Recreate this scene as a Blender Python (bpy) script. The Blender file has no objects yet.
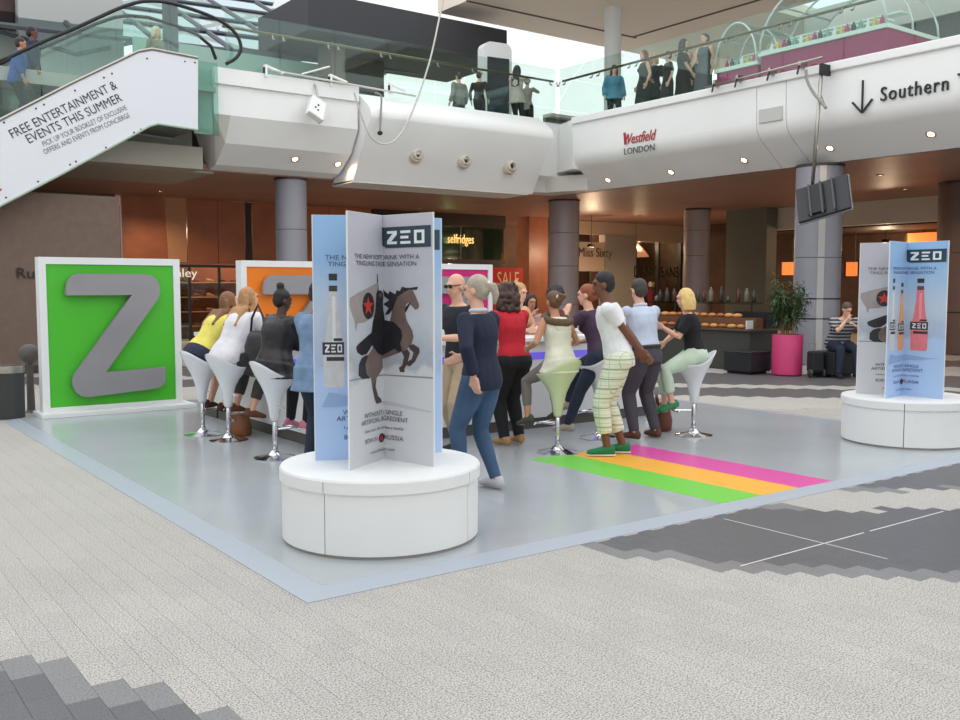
import bpy, bmesh, math, random
from mathutils import Vector, Matrix
from mathutils.geometry import tessellate_polygon
random.seed(7)
R = math.radians
SC = bpy.context.scene
COL = SC.collection

# ---------------------------------------------------------------- camera
# world axes follow the platform: x along its front edge, y along its side edge
FPX, YHOR, CAMH, TH = 950.0, 287.0, 1.6, R(36.3)
PITCH = math.atan((360 - YHOR) / FPX)
CX, CY = -2.08, -4.31
cam_d = bpy.data.cameras.new('camera')
cam = bpy.data.objects.new('camera', cam_d)
COL.objects.link(cam)
cam.location = (CX, CY, CAMH)
cam.rotation_euler = (R(90) - PITCH, 0, -TH)
cam_d.sensor_width = 36.0
cam_d.lens = 36.0 * FPX / 960.0
cam_d.clip_end = 300
SC.camera = cam

# ---------------------------------------------------------------- sky and exposure
world = bpy.data.worlds.new('world')
SC.world = world
world.use_nodes = True
bgn = world.node_tree.nodes['Background']
bgn.inputs[0].default_value = (0.95, 0.975, 1.0, 1)
bgn.inputs[1].default_value = 1.7
SC.view_settings.view_transform = 'Standard'
SC.view_settings.look = 'None'
SC.view_settings.exposure = 0.0
SC.view_settings.gamma = 1.0
SC.view_settings.use_curve_mapping = False

# ---------------------------------------------------------------- pixel to place
def ray(x, y):
    u = (x - 480) / FPX; v = -(y - 360) / FPX
    X = u; Y = math.cos(PITCH) + v * math.sin(PITCH); Z = -math.sin(PITCH) + v * math.cos(PITCH)
    c, s = math.cos(TH), math.sin(TH)
    return Vector((X * c + Y * s, -X * s + Y * c, Z))
CAMP = Vector((CX, CY, CAMH))
def onZ(x, y, z=0.0):
    d = ray(x, y); return CAMP + d * ((z - CAMH) / d.z)
def onV(x, y, V):
    d = ray(x, y); return CAMP + d * ((V - CY) / d.y)
def onU(x, y, U):
    d = ray(x, y); return CAMP + d * ((U - CX) / d.x)
def proj(p):
    d = Vector(p) - CAMP; c, s = math.cos(TH), math.sin(TH)
    X = d.x * c - d.y * s; Y = d.x * s + d.y * c
    F = Y * math.cos(PITCH) - d.z * math.sin(PITCH); U = Y * math.sin(PITCH) + d.z * math.cos(PITCH)
    return 480 + FPX * X / F, 360 - FPX * U / F, F

# ---------------------------------------------------------------- materials
def lin(c):
    return tuple(((v / 255) / 12.92 if v / 255 <= 0.04045 else ((v / 255 + 0.055) / 1.055) ** 2.4) for v in c)
MATS = {}
def mat(name, rgb, rough=0.6, metal=0.0, var=None, bump=None, emit=None, coat=0.0, spec=0.5):
    """var=(scale, amount): noise tint; bump=(scale, strength); rgb in 0..255 display values"""
    if name in MATS: return MATS[name]
    m = bpy.data.materials.new(name); m.use_nodes = True
    nt = m.node_tree; b = nt.nodes['Principled BSDF']
    c = lin(rgb)
    b.inputs['Base Color'].default_value = (*c, 1)
    b.inputs['Roughness'].default_value = rough
    b.inputs['Metallic'].default_value = metal
    b.inputs['Coat Weight'].default_value = coat
    b.inputs['Specular IOR Level'].default_value = spec
    if var or bump:
        tc = nt.nodes.new('ShaderNodeTexCoord')
    if var:
        n = nt.nodes.new('ShaderNodeTexNoise'); n.inputs['Scale'].default_value = var[0]; n.inputs['Detail'].default_value = 4
        nt.links.new(tc.outputs['Object'], n.inputs['Vector'])
        r = nt.nodes.new('ShaderNodeValToRGB')
        a = var[1]
        r.color_ramp.elements[0].position = 0.3; r.color_ramp.elements[1].position = 0.7
        r.color_ramp.elements[0].color = (*[max(0, v * (1 - a)) for v in c], 1)
        r.color_ramp.elements[1].color = (*[min(1, v * (1 + a)) for v in c], 1)
        nt.links.new(n.outputs['Fac'], r.inputs[0]); nt.links.new(r.outputs[0], b.inputs['Base Color'])
    if bump:
        n2 = nt.nodes.new('ShaderNodeTexNoise'); n2.inputs['Scale'].default_value = bump[0]; n2.inputs['Detail'].default_value = 3
        nt.links.new(tc.outputs['Object'], n2.inputs['Vector'])
        bp = nt.nodes.new('ShaderNodeBump'); bp.inputs['Strength'].default_value = bump[1]; bp.inputs['Distance'].default_value = 0.02
        nt.links.new(n2.outputs['Fac'], bp.inputs['Height']); nt.links.new(bp.outputs[0], b.inputs['Normal'])
    if emit:
        ec, es = emit
        b.inputs['Emission Color'].default_value = (*lin(ec), 1); b.inputs['Emission Strength'].default_value = es
    MATS[name] = m
    return m
def glass_mat(name, tint, gloss=0.12, rough=0.02):
    if name in MATS: return MATS[name]
    m = bpy.data.materials.new(name); m.use_nodes = True
    nt = m.node_tree; nt.nodes.clear()
    o = nt.nodes.new('ShaderNodeOutputMaterial'); t = nt.nodes.new('ShaderNodeBsdfTransparent'); g = nt.nodes.new('ShaderNodeBsdfGlossy')
    mx = nt.nodes.new('ShaderNodeMixShader'); fr = nt.nodes.new('ShaderNodeLayerWeight'); pw = nt.nodes.new('ShaderNodeMath'); pw.operation = 'POWER'; pw.inputs[1].default_value = 4; ad = nt.nodes.new('ShaderNodeMath'); ad.operation = 'MULTIPLY_ADD'
    t.inputs[0].default_value = (*lin(tint), 1); g.inputs['Roughness'].default_value = rough
    g.inputs['Color'].default_value = (0.85, 0.95, 0.92, 1)
    ad.inputs[1].default_value = .6; ad.inputs[2].default_value = gloss; ad.use_clamp = True
    nt.links.new(fr.outputs['Facing'], pw.inputs[0]); nt.links.new(pw.outputs[0], ad.inputs[0]); nt.links.new(ad.outputs[0], mx.inputs[0])
    nt.links.new(t.outputs[0], mx.inputs[1]); nt.links.new(g.outputs[0], mx.inputs[2]); nt.links.new(mx.outputs[0], o.inputs[0])
    MATS[name] = m
    return m
def stripe_mat(name, ca, cb, scale, axis='Z', rough=0.8, duty=0.5):
    if name in MATS: return MATS[name]
    m = mat(name, ca, rough); nt = m.node_tree; b = nt.nodes['Principled BSDF']
    tc = nt.nodes.new('ShaderNodeTexCoord'); sp = nt.nodes.new('ShaderNodeSeparateXYZ'); nt.links.new(tc.outputs['Object'], sp.inputs[0])
    mu = nt.nodes.new('ShaderNodeMath'); mu.operation = 'MULTIPLY'; mu.inputs[1].default_value = scale
    fr = nt.nodes.new('ShaderNodeMath'); fr.operation = 'FRACT'; gt = nt.nodes.new('ShaderNodeMath'); gt.operation = 'GREATER_THAN'; gt.inputs[1].default_value = duty
    mx = nt.nodes.new('ShaderNodeMix'); mx.data_type = 'RGBA'
    nt.links.new(sp.outputs[axis], mu.inputs[0]); nt.links.new(mu.outputs[0], fr.inputs[0]); nt.links.new(fr.outputs[0], gt.inputs[0])
    nt.links.new(gt.outputs[0], mx.inputs[0]); mx.inputs[6].default_value = (*lin(ca), 1); mx.inputs[7].default_value = (*lin(cb), 1)
    nt.links.new(mx.outputs[2], b.inputs['Base Color'])
    return m
def plaid_mat(name, base, l1, l2, s1=11.0):
    if name in MATS: return MATS[name]
    m = mat(name, base, 0.85); nt = m.node_tree; b = nt.nodes['Principled BSDF']
    tc = nt.nodes.new('ShaderNodeTexCoord'); sp = nt.nodes.new('ShaderNodeSeparateXYZ'); nt.links.new(tc.outputs['Object'], sp.inputs[0])
    col = None
    xy = nt.nodes.new('ShaderNodeMath'); nt.links.new(sp.outputs['X'], xy.inputs[0]); nt.links.new(sp.outputs['Y'], xy.inputs[1])
    for ax, sc, lw, c in (('Z', s1, .14, l1), ('XY', s1 * .8, .06, l2), ('Z', s1 * 2.3, .10, l2)):
        mu = nt.nodes.new('ShaderNodeMath'); mu.operation = 'MULTIPLY'; mu.inputs[1].default_value = sc
        fr = nt.nodes.new('ShaderNodeMath'); fr.operation = 'FRACT'; lt = nt.nodes.new('ShaderNodeMath'); lt.operation = 'LESS_THAN'; lt.inputs[1].default_value = lw
        mx = nt.nodes.new('ShaderNodeMix'); mx.data_type = 'RGBA'
        nt.links.new(xy.outputs[0] if ax == 'XY' else sp.outputs[ax], mu.inputs[0]); nt.links.new(mu.outputs[0], fr.inputs[0]); nt.links.new(fr.outputs[0], lt.inputs[0]); nt.links.new(lt.outputs[0], mx.inputs[0])
        if col is None: mx.inputs[6].default_value = (*lin(base), 1)
        else: nt.links.new(col, mx.inputs[6])
        mx.inputs[7].default_value = (*lin(c), 1); col = mx.outputs[2]
    nt.links.new(col, b.inputs['Base Color'])
    return m
def stone_mat(name, lo, hi, scale=170.0, rough=0.55, bands=False):
    """speckled granite; each tile object gets its own slight tint. bands=True adds far dark stepped paving bands"""
    if name in MATS: return MATS[name]
    m = mat(name, hi, rough); nt = m.node_tree; b = nt.nodes['Principled BSDF']
    geo = nt.nodes.new('ShaderNodeNewGeometry')
    n = nt.nodes.new('ShaderNodeTexNoise'); n.inputs['Scale'].default_value = scale; n.inputs['Detail'].default_value = 3; n.inputs['Roughness'].default_value = .7
    nt.links.new(geo.outputs['Position'], n.inputs['Vector'])
    rp = nt.nodes.new('ShaderNodeValToRGB'); e = rp.color_ramp.elements
    e[0].position = 0.40; e[1].position = 0.54; e[0].color = (*lin(lo), 1); e[1].color = (*lin(hi), 1)
    nt.links.new(n.outputs['Fac'], rp.inputs[0])
    n2 = nt.nodes.new('ShaderNodeTexNoise'); n2.inputs['Scale'].default_value = 1.3; n2.inputs['Detail'].default_value = 2
    nt.links.new(geo.outputs['Position'], n2.inputs['Vector'])
    mr = nt.nodes.new('ShaderNodeMapRange'); mr.inputs[3].default_value = 0.88; mr.inputs[4].default_value = 1.08
    nt.links.new(n2.outputs['Fac'], mr.inputs[0])
    oi = nt.nodes.new('ShaderNodeObjectInfo'); mr2 = nt.nodes.new('ShaderNodeMapRange'); mr2.inputs[3].default_value = 0.96; mr2.inputs[4].default_value = 1.03
    nt.links.new(oi.outputs['Random'], mr2.inputs[0])
    mm = nt.nodes.new('ShaderNodeMath'); mm.operation = 'MULTIPLY'; nt.links.new(mr.outputs[0], mm.inputs[0]); nt.links.new(mr2.outputs[0], mm.inputs[1])
    hs = nt.nodes.new('ShaderNodeHueSaturation'); nt.links.new(mm.outputs[0], hs.inputs['Value'])
    src = rp.outputs[0]
    if bands:
        sn = nt.nodes.new('ShaderNodeVectorMath'); sn.operation = 'SNAP'; sn.inputs[1].default_value = (0.25, 0.25, 1)
        nt.links.new(geo.outputs['Position'], sn.inputs[0])
        dt = nt.nodes.new('ShaderNodeVectorMath'); dt.operation = 'DOT_PRODUCT'; dt.inputs[1].default_value = (1, 1, 0)
        nt.links.new(sn.outputs[0], dt.inputs[0])
        r2 = nt.nodes.new('ShaderNodeMapRange'); r2.inputs[1].default_value = 10; r2.inputs[2].default_value = 30
        nt.links.new(dt.outputs['Value'], r2.inputs[0])
        cr = nt.nodes.new('ShaderNodeValToRGB'); cr.color_ramp.interpolation = 'CONSTANT'
        el = cr.color_ramp.elements
        el[0].position = 0; el[0].color = (0, 0, 0, 1); el[1].position = (13.7 - 10) / 20; el[1].color = (1, 1, 1, 1)
        for pos, v in ((15.4, 0), (16.2, 1), (19.2, 0), (22, 1), (24.5, 0)):
            q = el.new((pos - 10) / 20); q.color = (v, v, v, 1)
        nt.links.new(r2.outputs[0], cr.inputs[0])
        mx = nt.nodes.new('ShaderNodeMix'); mx.data_type = 'RGBA'
        nt.links.new(cr.outputs[0], mx.inputs[0]); nt.links.new(src, mx.inputs[6]); mx.inputs[7].default_value = (*lin((92, 90, 92)), 1)
        src = mx.outputs[2]
    nt.links.new(src, hs.inputs['Color']); nt.links.new(hs.outputs[0], b.inputs['Base Color'])
    return m

# ---------------------------------------------------------------- mesh builders
class MB:
    def __init__(s): s.v = []; s.f = []
    def add(s, vs, fs):
        o = len(s.v); s.v += [tuple(p) for p in vs]; s.f += [tuple(i + o for i in f) for f in fs]; return s
    def box(s, x0, x1, y0, y1, z0, z1):
        return s.add([(x0,y0,z0),(x1,y0,z0),(x1,y1,z0),(x0,y1,z0),(x0,y0,z1),(x1,y0,z1),(x1,y1,z1),(x0,y1,z1)],
                     [(3,2,1,0),(4,5,6,7),(0,1,5,4),(1,2,6,5),(2,3,7,6),(3,0,4,7)])
    def obox(s, c, size, M=None):
        hx, hy, hz = [q / 2 for q in size]; M = M or Matrix.Identity(3)
        vs = [Vector(c) + M @ Vector((x, y, z)) for z in (-hz, hz) for x, y in ((-hx,-hy),(hx,-hy),(hx,hy),(-hx,hy))]
        return s.add(vs, [(3,2,1,0),(4,5,6,7),(0,1,5,4),(1,2,6,5),(2,3,7,6),(3,0,4,7)])
    def prism(s, poly, fn, d0, d1):
        """poly: 2d outline (ccw); fn(a, b, d) -> point"""
        n = len(poly)
        vs = [fn(a, b, d0) for a, b in poly] + [fn(a, b, d1) for a, b in poly]
        return s.add(vs, [tuple(range(n - 1, -1, -1)), tuple(range(n, 2 * n))] + [(i, (i + 1) % n, n + (i + 1) % n, n + i) for i in range(n)])
    def lathe(s, prof, c=(0, 0, 0), n=24, closed=True):
        c = Vector(c); vs = []
        for r, z in prof:
            vs += [c + Vector((r * math.cos(2 * math.pi * i / n), r * math.sin(2 * math.pi * i / n), z)) for i in range(n)]
        fs = [(j * n + i, j * n + (i + 1) % n, (j + 1) * n + (i + 1) % n, (j + 1) * n + i) for j in range(len(prof) - 1) for i in range(n)]
        if closed: fs += [tuple(range(n - 1, -1, -1)), tuple(range((len(prof) - 1) * n, len(prof) * n))]
        return s.add(vs, fs)
    def loft(s, secs, n=12):
        """secs: (center, ax, ay, rx, ry)"""
        vs = []
        for c, ax, ay, rx, ry in secs:
            vs += [Vector(c) + ax * (rx * math.cos(2 * math.pi * i / n)) + ay * (ry * math.sin(2 * math.pi * i / n)) for i in range(n)]
        m = len(secs)
        fs = [(j * n + i, j * n + (i + 1) % n, (j + 1) * n + (i + 1) % n, (j + 1) * n + i) for j in range(m - 1) for i in range(n)]
        fs += [tuple(range(n - 1, -1, -1)), tuple(range((m - 1) * n, m * n))]
        return s.add(vs, fs)
    def tube(s, pts, rad, n=10, flat=1.0, up=None):
        pts = [Vector(p) for p in pts]
        if not hasattr(rad, '__len__'): rad = [rad] * len(pts)
        secs = []; ax = None
        for i, p in enumerate(pts):
            t = (pts[min(i + 1, len(pts) - 1)] - pts[max(i - 1, 0)])
            t = t.normalized() if t.length > 1e-9 else Vector((0, 0, 1))
            if ax is None:
                h = up or (Vector((0, 0, 1)) if abs(t.z) < .9 else Vector((1, 0, 0)))
                ax = h.cross(t).normalized()
            else:
                ax = (ax - t * ax.dot(t)).normalized()
            ay = t.cross(ax)
            secs.append((p, ax, ay, rad[i], rad[i] * flat))
        return s.loft(secs, n)
    def ell(s, c, r, M=None, n=12, m=8):
        c = Vector(c); M = M or Matrix.Identity(3); vs = [c + M @ Vector((0, 0, -r[2]))]
        for j in range(1, m):
            a = math.pi * j / m - math.pi / 2
            vs += [c + M @ Vector((r[0] * math.cos(a) * math.cos(2 * math.pi * i / n), r[1] * math.cos(a) * math.sin(2 * math.pi * i / n), r[2] * math.sin(a))) for i in range(n)]
        vs.append(c + M @ Vector((0, 0, r[2]))); e = len(vs) - 1
        fs = [(0, 1 + (i + 1) % n, 1 + i) for i in range(n)] + [(e, e - n + i, e - n + (i + 1) % n) for i in range(n)]
        fs += [(1 + j * n + i, 1 + j * n + (i + 1) % n, 1 + (j + 1) * n + (i + 1) % n, 1 + (j + 1) * n + i) for j in range(m - 2) for i in range(n)]
        return s.add(vs, fs)
    def mesh(s, name):
        me = bpy.data.meshes.new(name); me.from_pydata(s.v, [], s.f); me.validate(); me.update(); return me
    def build(s, name, m, parent=None, smooth=False, bevel=0, loc=None):
        me = s.mesh(name); me.materials.append(m)
        o = bpy.data.objects.new(name, me); COL.objects.link(o)
        if parent: o.parent = parent
        if loc: o.location = loc
        if smooth:
            if smooth is True: me.polygons.foreach_set('use_smooth', [True] * len(me.polygons))
            else:
                me.polygons.foreach_set('use_smooth', [True] * len(me.polygons)); me.set_sharp_from_angle(angle=R(smooth))
        if bevel:
            b = o.modifiers.new('bevel', 'BEVEL'); b.width = bevel; b.segments = 2; b.limit_method = 'ANGLE'
        return o
def tag(o, label=None, cat=None, group=None, kind=None):
    if label: o['label'] = label
    if cat: o['category'] = cat
    if group: o['group'] = group
    if kind: o['kind'] = kind
    return o
def thing(name, label, cat, loc=(0, 0, 0), rz=0.0, group=None):
    o = bpy.data.objects.new(name, None); COL.objects.link(o); o.empty_display_size = .1
    o.location = loc; o.rotation_euler = (0, 0, rz)
    return tag(o, label, cat, group)
ORD = 'first second third fourth fifth sixth seventh eighth ninth tenth eleventh twelfth thirteenth fourteenth fifteenth sixteenth seventeenth eighteenth nineteenth twentieth twenty-first twenty-second twenty-third twenty-fourth twenty-fifth twenty-sixth'.split()
def struct(o): o['kind'] = 'structure'; return o
def copy_tree(o, parent=None):
    c = o.copy(); COL.objects.link(c); c.parent = parent
    for ch in o.children: copy_tree(ch, c)
    return c

# ---------------------------------------------------------------- lettering
def text_tris(s, spacing=1.0, shear=0.0):
    cu = bpy.data.curves.new('lettering', 'FONT'); cu.body = s; cu.space_character = spacing; cu.shear = shear; cu.resolution_u = 3
    ob = bpy.data.objects.new('lettering', cu); COL.objects.link(ob)
    dg = bpy.context.evaluated_depsgraph_get()
    me = bpy.data.meshes.new_from_object(ob.evaluated_get(dg)); me.calc_loop_triangles()
    P = [v.co.copy() for v in me.vertices]; T = [tuple(t.vertices) for t in me.loop_triangles]
    bpy.data.objects.remove(ob); bpy.data.curves.remove(cu); bpy.data.meshes.remove(me)
    x0 = min(p.x for p in P); x1 = max(p.x for p in P)
    return [(p.x - x0, p.y) for p in P], T, x1 - x0
TXT = {}
def lettering(s, width, height, **k):
    """2d points and triangles scaled so the line is `width` long with capitals `height` tall"""
    key = (s, tuple(k.items()))
    if key not in TXT: TXT[key] = text_tris(s, **k)
    P, T, w = TXT[key]
    sx = width / w; sy = height / 0.69
    return [(x * sx, y * sy) for x, y in P], T
def sign(name, s, width, height, m, org, xd, yd, parent=None, depth=0.012, bold=0, **k):
    """raised letters on a surface: org is the baseline start"""
    P, T = lettering(s, width, height, **k)
    org, xd, yd = Vector(org), Vector(xd).normalized(), Vector(yd).normalized(); n = xd.cross(yd)
    b = MB()
    front = [org + xd * x + yd * y + n * depth for x, y in P]
    edges = {}
    for t in T:
        for i in range(3):
            a, c = t[i], t[(i + 1) % 3]
            if (c, a) in edges: del edges[(c, a)]
            else: edges[(a, c)] = 1
    b.add(front, T)
    if depth > .004:
        back = [p - n * depth for p in front]; k0 = len(P)
        b.add(front + back, [(a, a + k0, c + k0, c) for a, c in edges])
    return b.build(name, m, parent)
for _s, _k in (('FREE ENTERTAINMENT &', {}), ('EVENTS THIS SUMMER', {}), ('PICK UP YOUR BOOKLET OF EXCLUSIVE', {}), ('OFFERS AND EVENTS FROM CONCIERGE', {}),
               ('Westfield', {'shear': .35}), ('LONDON', {}), ('Southern Terrace', {'spacing': 1.15}), ('Russell', {}), ('Bromley', {}), ('SALE', {}), ('DKNY JEANS', {}), ('Miss Sixty', {}), ('selfridges', {}),
               ('LETTINGS', {}), ('THE NEW SOFT DRINK WITH A', {}), ('TINGLING TASTE SENSATION', {}), ('WITHOUT A SINGLE', {}), ('ARTIFICIAL INGREDIENT', {}),
               ('Less than 60 calories a bottle', {}), ('BORN IN', {}), ('RUSSIA', {}), ('www.drinkzeo.com', {})):
    lettering(_s, 1, 1, **_k)

# ================================================================ MATERIALS OF THE SHELL
m_gran = stone_mat('pale_granite', (112, 107, 102), (199, 195, 188), 125.0)
m_gran_far = stone_mat('pale_granite_far', (150, 146, 140), (200, 196, 188), bands=True)
m_mid = stone_mat('mid_grey_granite', (104, 103, 104), (134, 133, 133), 110.0, rough=.45)
m_dark = stone_mat('dark_grey_granite', (74, 74, 77), (97, 97, 100), 110.0, rough=.4)
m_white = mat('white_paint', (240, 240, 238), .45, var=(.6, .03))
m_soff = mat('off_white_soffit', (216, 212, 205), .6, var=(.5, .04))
m_brownceil = mat('red_brown_ceiling', (158, 120, 106), .45, var=(.7, .12))
m_brownwall = mat('dark_brown_wall', (116, 96, 84), .6, var=(9, .08))
m_beige = mat('beige_soffit', (236, 219, 202), .8)
m_darkbox = mat('charcoal_bulkhead', (58, 58, 62), .7)
m_upfloor = mat('upper_floor', (190, 186, 178), .4)
m_chrome = mat('chrome', (215, 216, 220), .12, 1.0)
m_steel = mat('brushed_steel', (176, 172, 164), .3, 1.0)
m_bronze = mat('bronze_rail', (120, 108, 86), .3, .9)
m_black = mat('black_plastic', (24, 24, 26), .5)
m_glass = glass_mat('balustrade_glass', (238, 247, 243), .035)
m_glass_teal = glass_mat('teal_glass', (206, 230, 222), .05)
m_shopglass = glass_mat('shop_glass', (226, 234, 228), .03)

# ================================================================ FLOOR AND TILES
floor = struct(MB().box(-14, 48, -14, 48, -.2, -.008).build('floor', m_gran_far))
def interp(v, tab):
    if v >= tab[0][0]: return tab[0][1]
    for (a, x), (b, y) in zip(tab, tab[1:]):
        if v >= b: return x + (y - x) * (v - a) / (b - a)
    return tab[-1][1] + (v - tab[-1][0]) * (tab[-1][1] - tab[-2][1]) / (tab[-1][0] - tab[-2][0])
LO = [(0, 1.72), (-.15, 1.80), (-.4, 1.93), (-.65, 2.07), (-1.03, 2.32), (-1.26, 2.56), (-1.63, 2.95), (-2.5, 4.2)]
HI = [(0, 3.8), (-.38, 3.95), (-.52, 4.14), (-.64, 4.46), (-.91, 4.75), (-2.5, 6.4)]
CLO = [(0, 4.5), (-.1, 4.65), (-.34, 4.98), (-.6, 5.33), (-2.5, 7.6)]
def tone(u, v):
    if u < -.75:
        d = (-.15 - 1.75 * (u + 1.2)) - v
        return 'dark' if d > .3 else 'mid' if d > 0 else 'pale'
    if v < .05:
        a, b, c = interp(v, LO), interp(v, HI), interp(v, CLO)
        for lo, hi in ((a, b), (c, c + 2.6)):
            if lo <= u <= hi: return 'dark' if (u - lo > .2 and hi - u > .15) else 'mid'
    return 'pale'
TW, TL, GAP = .125, .25, .0005
tiles = []
for i in range(int(-7 / TW), int(13 / TW)):
    for j in range(int(-7 / TL), int(9.2 / TL)):
        u0, v0 = i * TW - .02, j * TL + (.105 if i % 2 else -.02)
        uc, vc = u0 + TW / 2, v0 + TL / 2
        if u0 < 8.3:
            if not (u0 + TW > 8.13):
                if u0 > .03 and v0 > .03: continue
        x, y, F = proj((uc, vc, 0))
        if F < .5 or F > 12.5 or x < -400 or x > 1500 or y > 1200: continue
        tiles.append((F, u0, v0, tone(uc, vc)))
tiles.sort()
tm = {'pale': m_gran, 'mid': m_mid, 'dark': m_dark}
tile_me = {}
for k, m in tm.items():
    b = MB(); x1, y1 = TW - GAP, TL - GAP; c = .0004
    b.add([(GAP, GAP, -.012), (x1, GAP, -.012), (x1, y1, -.012), (GAP, y1, -.012), (GAP, GAP, -c), (x1, GAP, -c), (x1, y1, -c), (GAP, y1, -c),
           (GAP + c, GAP + c, 0), (x1 - c, GAP + c, 0), (x1 - c, y1 - c, 0), (GAP + c, y1 - c, 0)],
          [(0,1,5,4),(1,2,6,5),(2,3,7,6),(3,0,4,7),(4,5,9,8),(5,6,10,9),(6,7,11,10),(7,4,8,11),(8,9,10,11)])
    tile_me[k] = b.mesh('tile_' + k); tile_me[k].materials.append(m)
def in_frame(t):
    x, y, F = proj((t[1] + TW / 2, t[2] + TL / 2, 0)); return -5 < x < 965 and y < 722
vis = [t for t in tiles if in_frame(t)]
first = set(map(id, vis[:300]))
for t in vis[:300]:
    o = bpy.data.objects.new('tile', tile_me[t[3]]); COL.objects.link(o); o.parent = floor; o.location = (t[1], t[2], 0)
for k in tm:
    b = MB()
    for t in tiles:
        if id(t) in first or t[3] != k: continue
        u0, v0 = t[1], t[2]
        b.add([(u0 + GAP, v0 + GAP, -.012), (u0 + TW - GAP, v0 + GAP, -.012), (u0 + TW - GAP, v0 + TL - GAP, -.012), (u0 + GAP, v0 + TL - GAP, -.012),
               (u0 + GAP, v0 + GAP, 0), (u0 + TW - GAP, v0 + GAP, 0), (u0 + TW - GAP, v0 + TL - GAP, 0), (u0 + GAP, v0 + TL - GAP, 0)],
              [(4,5,6,7),(0,1,5,4),(1,2,6,5),(2,3,7,6),(3,0,4,7)])
    tag(b.build('paving_tiles', tm[k], floor), kind='stuff')
m_strip = mat('white_joint', (215, 215, 212), .5)
MB().box(2.30, 3.55, -.884, -.874, -.004, .001).build('joint_strip', m_strip, floor)
MB().box(3.62, 4.55, -.884, -.874, -.004, .001).build('joint_strip', m_strip, floor)
MB().box(3.11, 3.118, -1.3, -.09, -.004, .001).build('joint_strip', m_strip, floor)

# ================================================================ LOWER MALL: ceiling, walls, shopfronts
BV, BU = 14.6, 14.3           # balcony front lines
b = MB(); b.box(-8, 30, 15.85, 26.2, 4.1, 4.25); b.box(15.2, 30, -6, 15.85, 4.1, 4.25)
struct(b.build('ceiling_lower', m_brownceil))
b = MB(); b.box(-8, 45, 15.0, 34, 5.35, 5.6); b.box(14.7, 45, -6, 15.0, 5.35, 5.6)
struct(b.build('floor_upper', m_upfloor))
struct(MB().box(-8, 5.35, 22.5, 22.8, -.01, 4.2).build('wall_back_brown', m_brownwall))
near_wall_end = onV(122, 300, 14.95).x
nw = struct(MB().box(-9, near_wall_end, 14.95, 15.25, -.01, onV(100, 196, 14.95).z).build('wall_under_escalator', m_brownwall))
struct(MB().box(-9, near_wall_end, 14.93, 14.95, -.01, .14).build('baseboard_under_escalator', mat('dark_skirting', (58, 52, 50), .5)))
struct(MB().box(28.0, 28.3, -6, 27, -.01, 5.4).build('wall_far_side', mat('restaurant_wall', (84, 62, 50), .7, var=(3, .2))))
struct(MB().box(5.6, 30, 26.2, 26.5, -.01, 5.4).build('wall_shop_rear', mat('shop_rear', (96, 74, 60), .7, var=(2, .2))))
struct(MB().box(-9, -8.7, -14, 30, -.01, 9.5).build('wall_atrium_side', m_white))
struct(MB().box(-9, 30, -14.3, -14, -.01, 9.5).build('wall_atrium_front', m_white))
struct(MB().box(45, 45.3, -14, 34, -.01, 12).build('wall_upper_end', mat('upper_end_wall', (150, 150, 146), .7)))

# left shopfront on the back line: wood bulkhead panels above dark glazing
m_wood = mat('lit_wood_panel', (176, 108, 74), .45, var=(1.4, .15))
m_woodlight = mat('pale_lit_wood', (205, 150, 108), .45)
m_shopdark = mat('shop_dark', (52, 40, 36), .5)
m_frame = mat('shop_frame', (60, 54, 52), .4, .2)
sf = thing('shopfront', 'wood-panelled shoe shop front behind the green letter board', 'shopfront', (0, 22.5, 0))
def VX(px): return onV(px, 280, 22.5).x
xs = [123, 168, 188, 219, 246, 253, 285, 330, 372]
for a, c in zip(xs, xs[1:]):
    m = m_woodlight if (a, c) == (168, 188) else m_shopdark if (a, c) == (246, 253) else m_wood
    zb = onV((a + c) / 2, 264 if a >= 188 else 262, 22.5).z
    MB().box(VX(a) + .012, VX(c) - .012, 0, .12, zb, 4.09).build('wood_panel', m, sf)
MB().box(VX(123), VX(371.5), -.02, .14, 2.16, 2.24).build('transom', m_frame, sf)
for px in (124, 168, 189, 219, 252, 300, 345):
    MB().box(VX(px), VX(px) + .06, .02, .1, 0, 2.2).build('mullion', m_frame, sf)
for a, c in zip((124, 168, 189, 219, 252, 300), (168, 189, 219, 252, 300, 345)):
    MB().box(VX(a) + .06, VX(c), .05, .06, .05, 2.16).build('glass_pane', m_glass_teal if a == 168 else m_shopglass, sf)
sign('lettering', 'Bromley', VX(197) - VX(150), .24, mat('sign_white', (240, 238, 230), .4, emit=((255, 246, 230), .5)), (VX(150), -.03, onV(190, 277, 22.5).z), (1, 0, 0), (0, 0, 1), sf)
sign('lettering', 'Russell', onV(64, 277, 14.93).x - onV(17, 277, 14.93).x, .19, mat('sign_dark', (36, 34, 34), .5), onV(17, 278, 14.93), (1, 0, 0), (0, 0, 1), nw)

# middle back: dark green glazing, pillar, poster, boutique fronts
sf2 = thing('shopfront', 'dark glazed department store front with green tinted panes', 'shopfront', (0, 22.5, 0))
m_green = glass_mat('green_shop_glass', (120, 160, 138), .16, .05)
MB().box(VX(372), VX(372) + .3, 0, .3, 0, 4.08).build('jamb', m_shopdark, sf2)
for a, c in ((374, 420), (420, 462), (462, 505)):
    MB().box(VX(a) + .03, VX(c) - .03, .05, .08, 2.55, 3.65).build('glass_pane', m_green, sf2)
    MB().box(VX(a) + .03, VX(c) - .03, .05, .08, .1, 2.4).build('glass_pane', m_shopglass, sf2)
MB().box(VX(374), VX(505), -.03, .12, 2.4, 2.55).build('transom', m_shopdark, sf2)
MB().box(VX(374), VX(505), -.03, .12, 3.65, 4.09).build('header', m_shopdark, sf2)
MB().box(VX(374), VX(505), 2.4, 2.5, .0, 4.09).build('rear_partition', mat('green_grey_wall', (112, 128, 116), .7), sf2)
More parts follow.
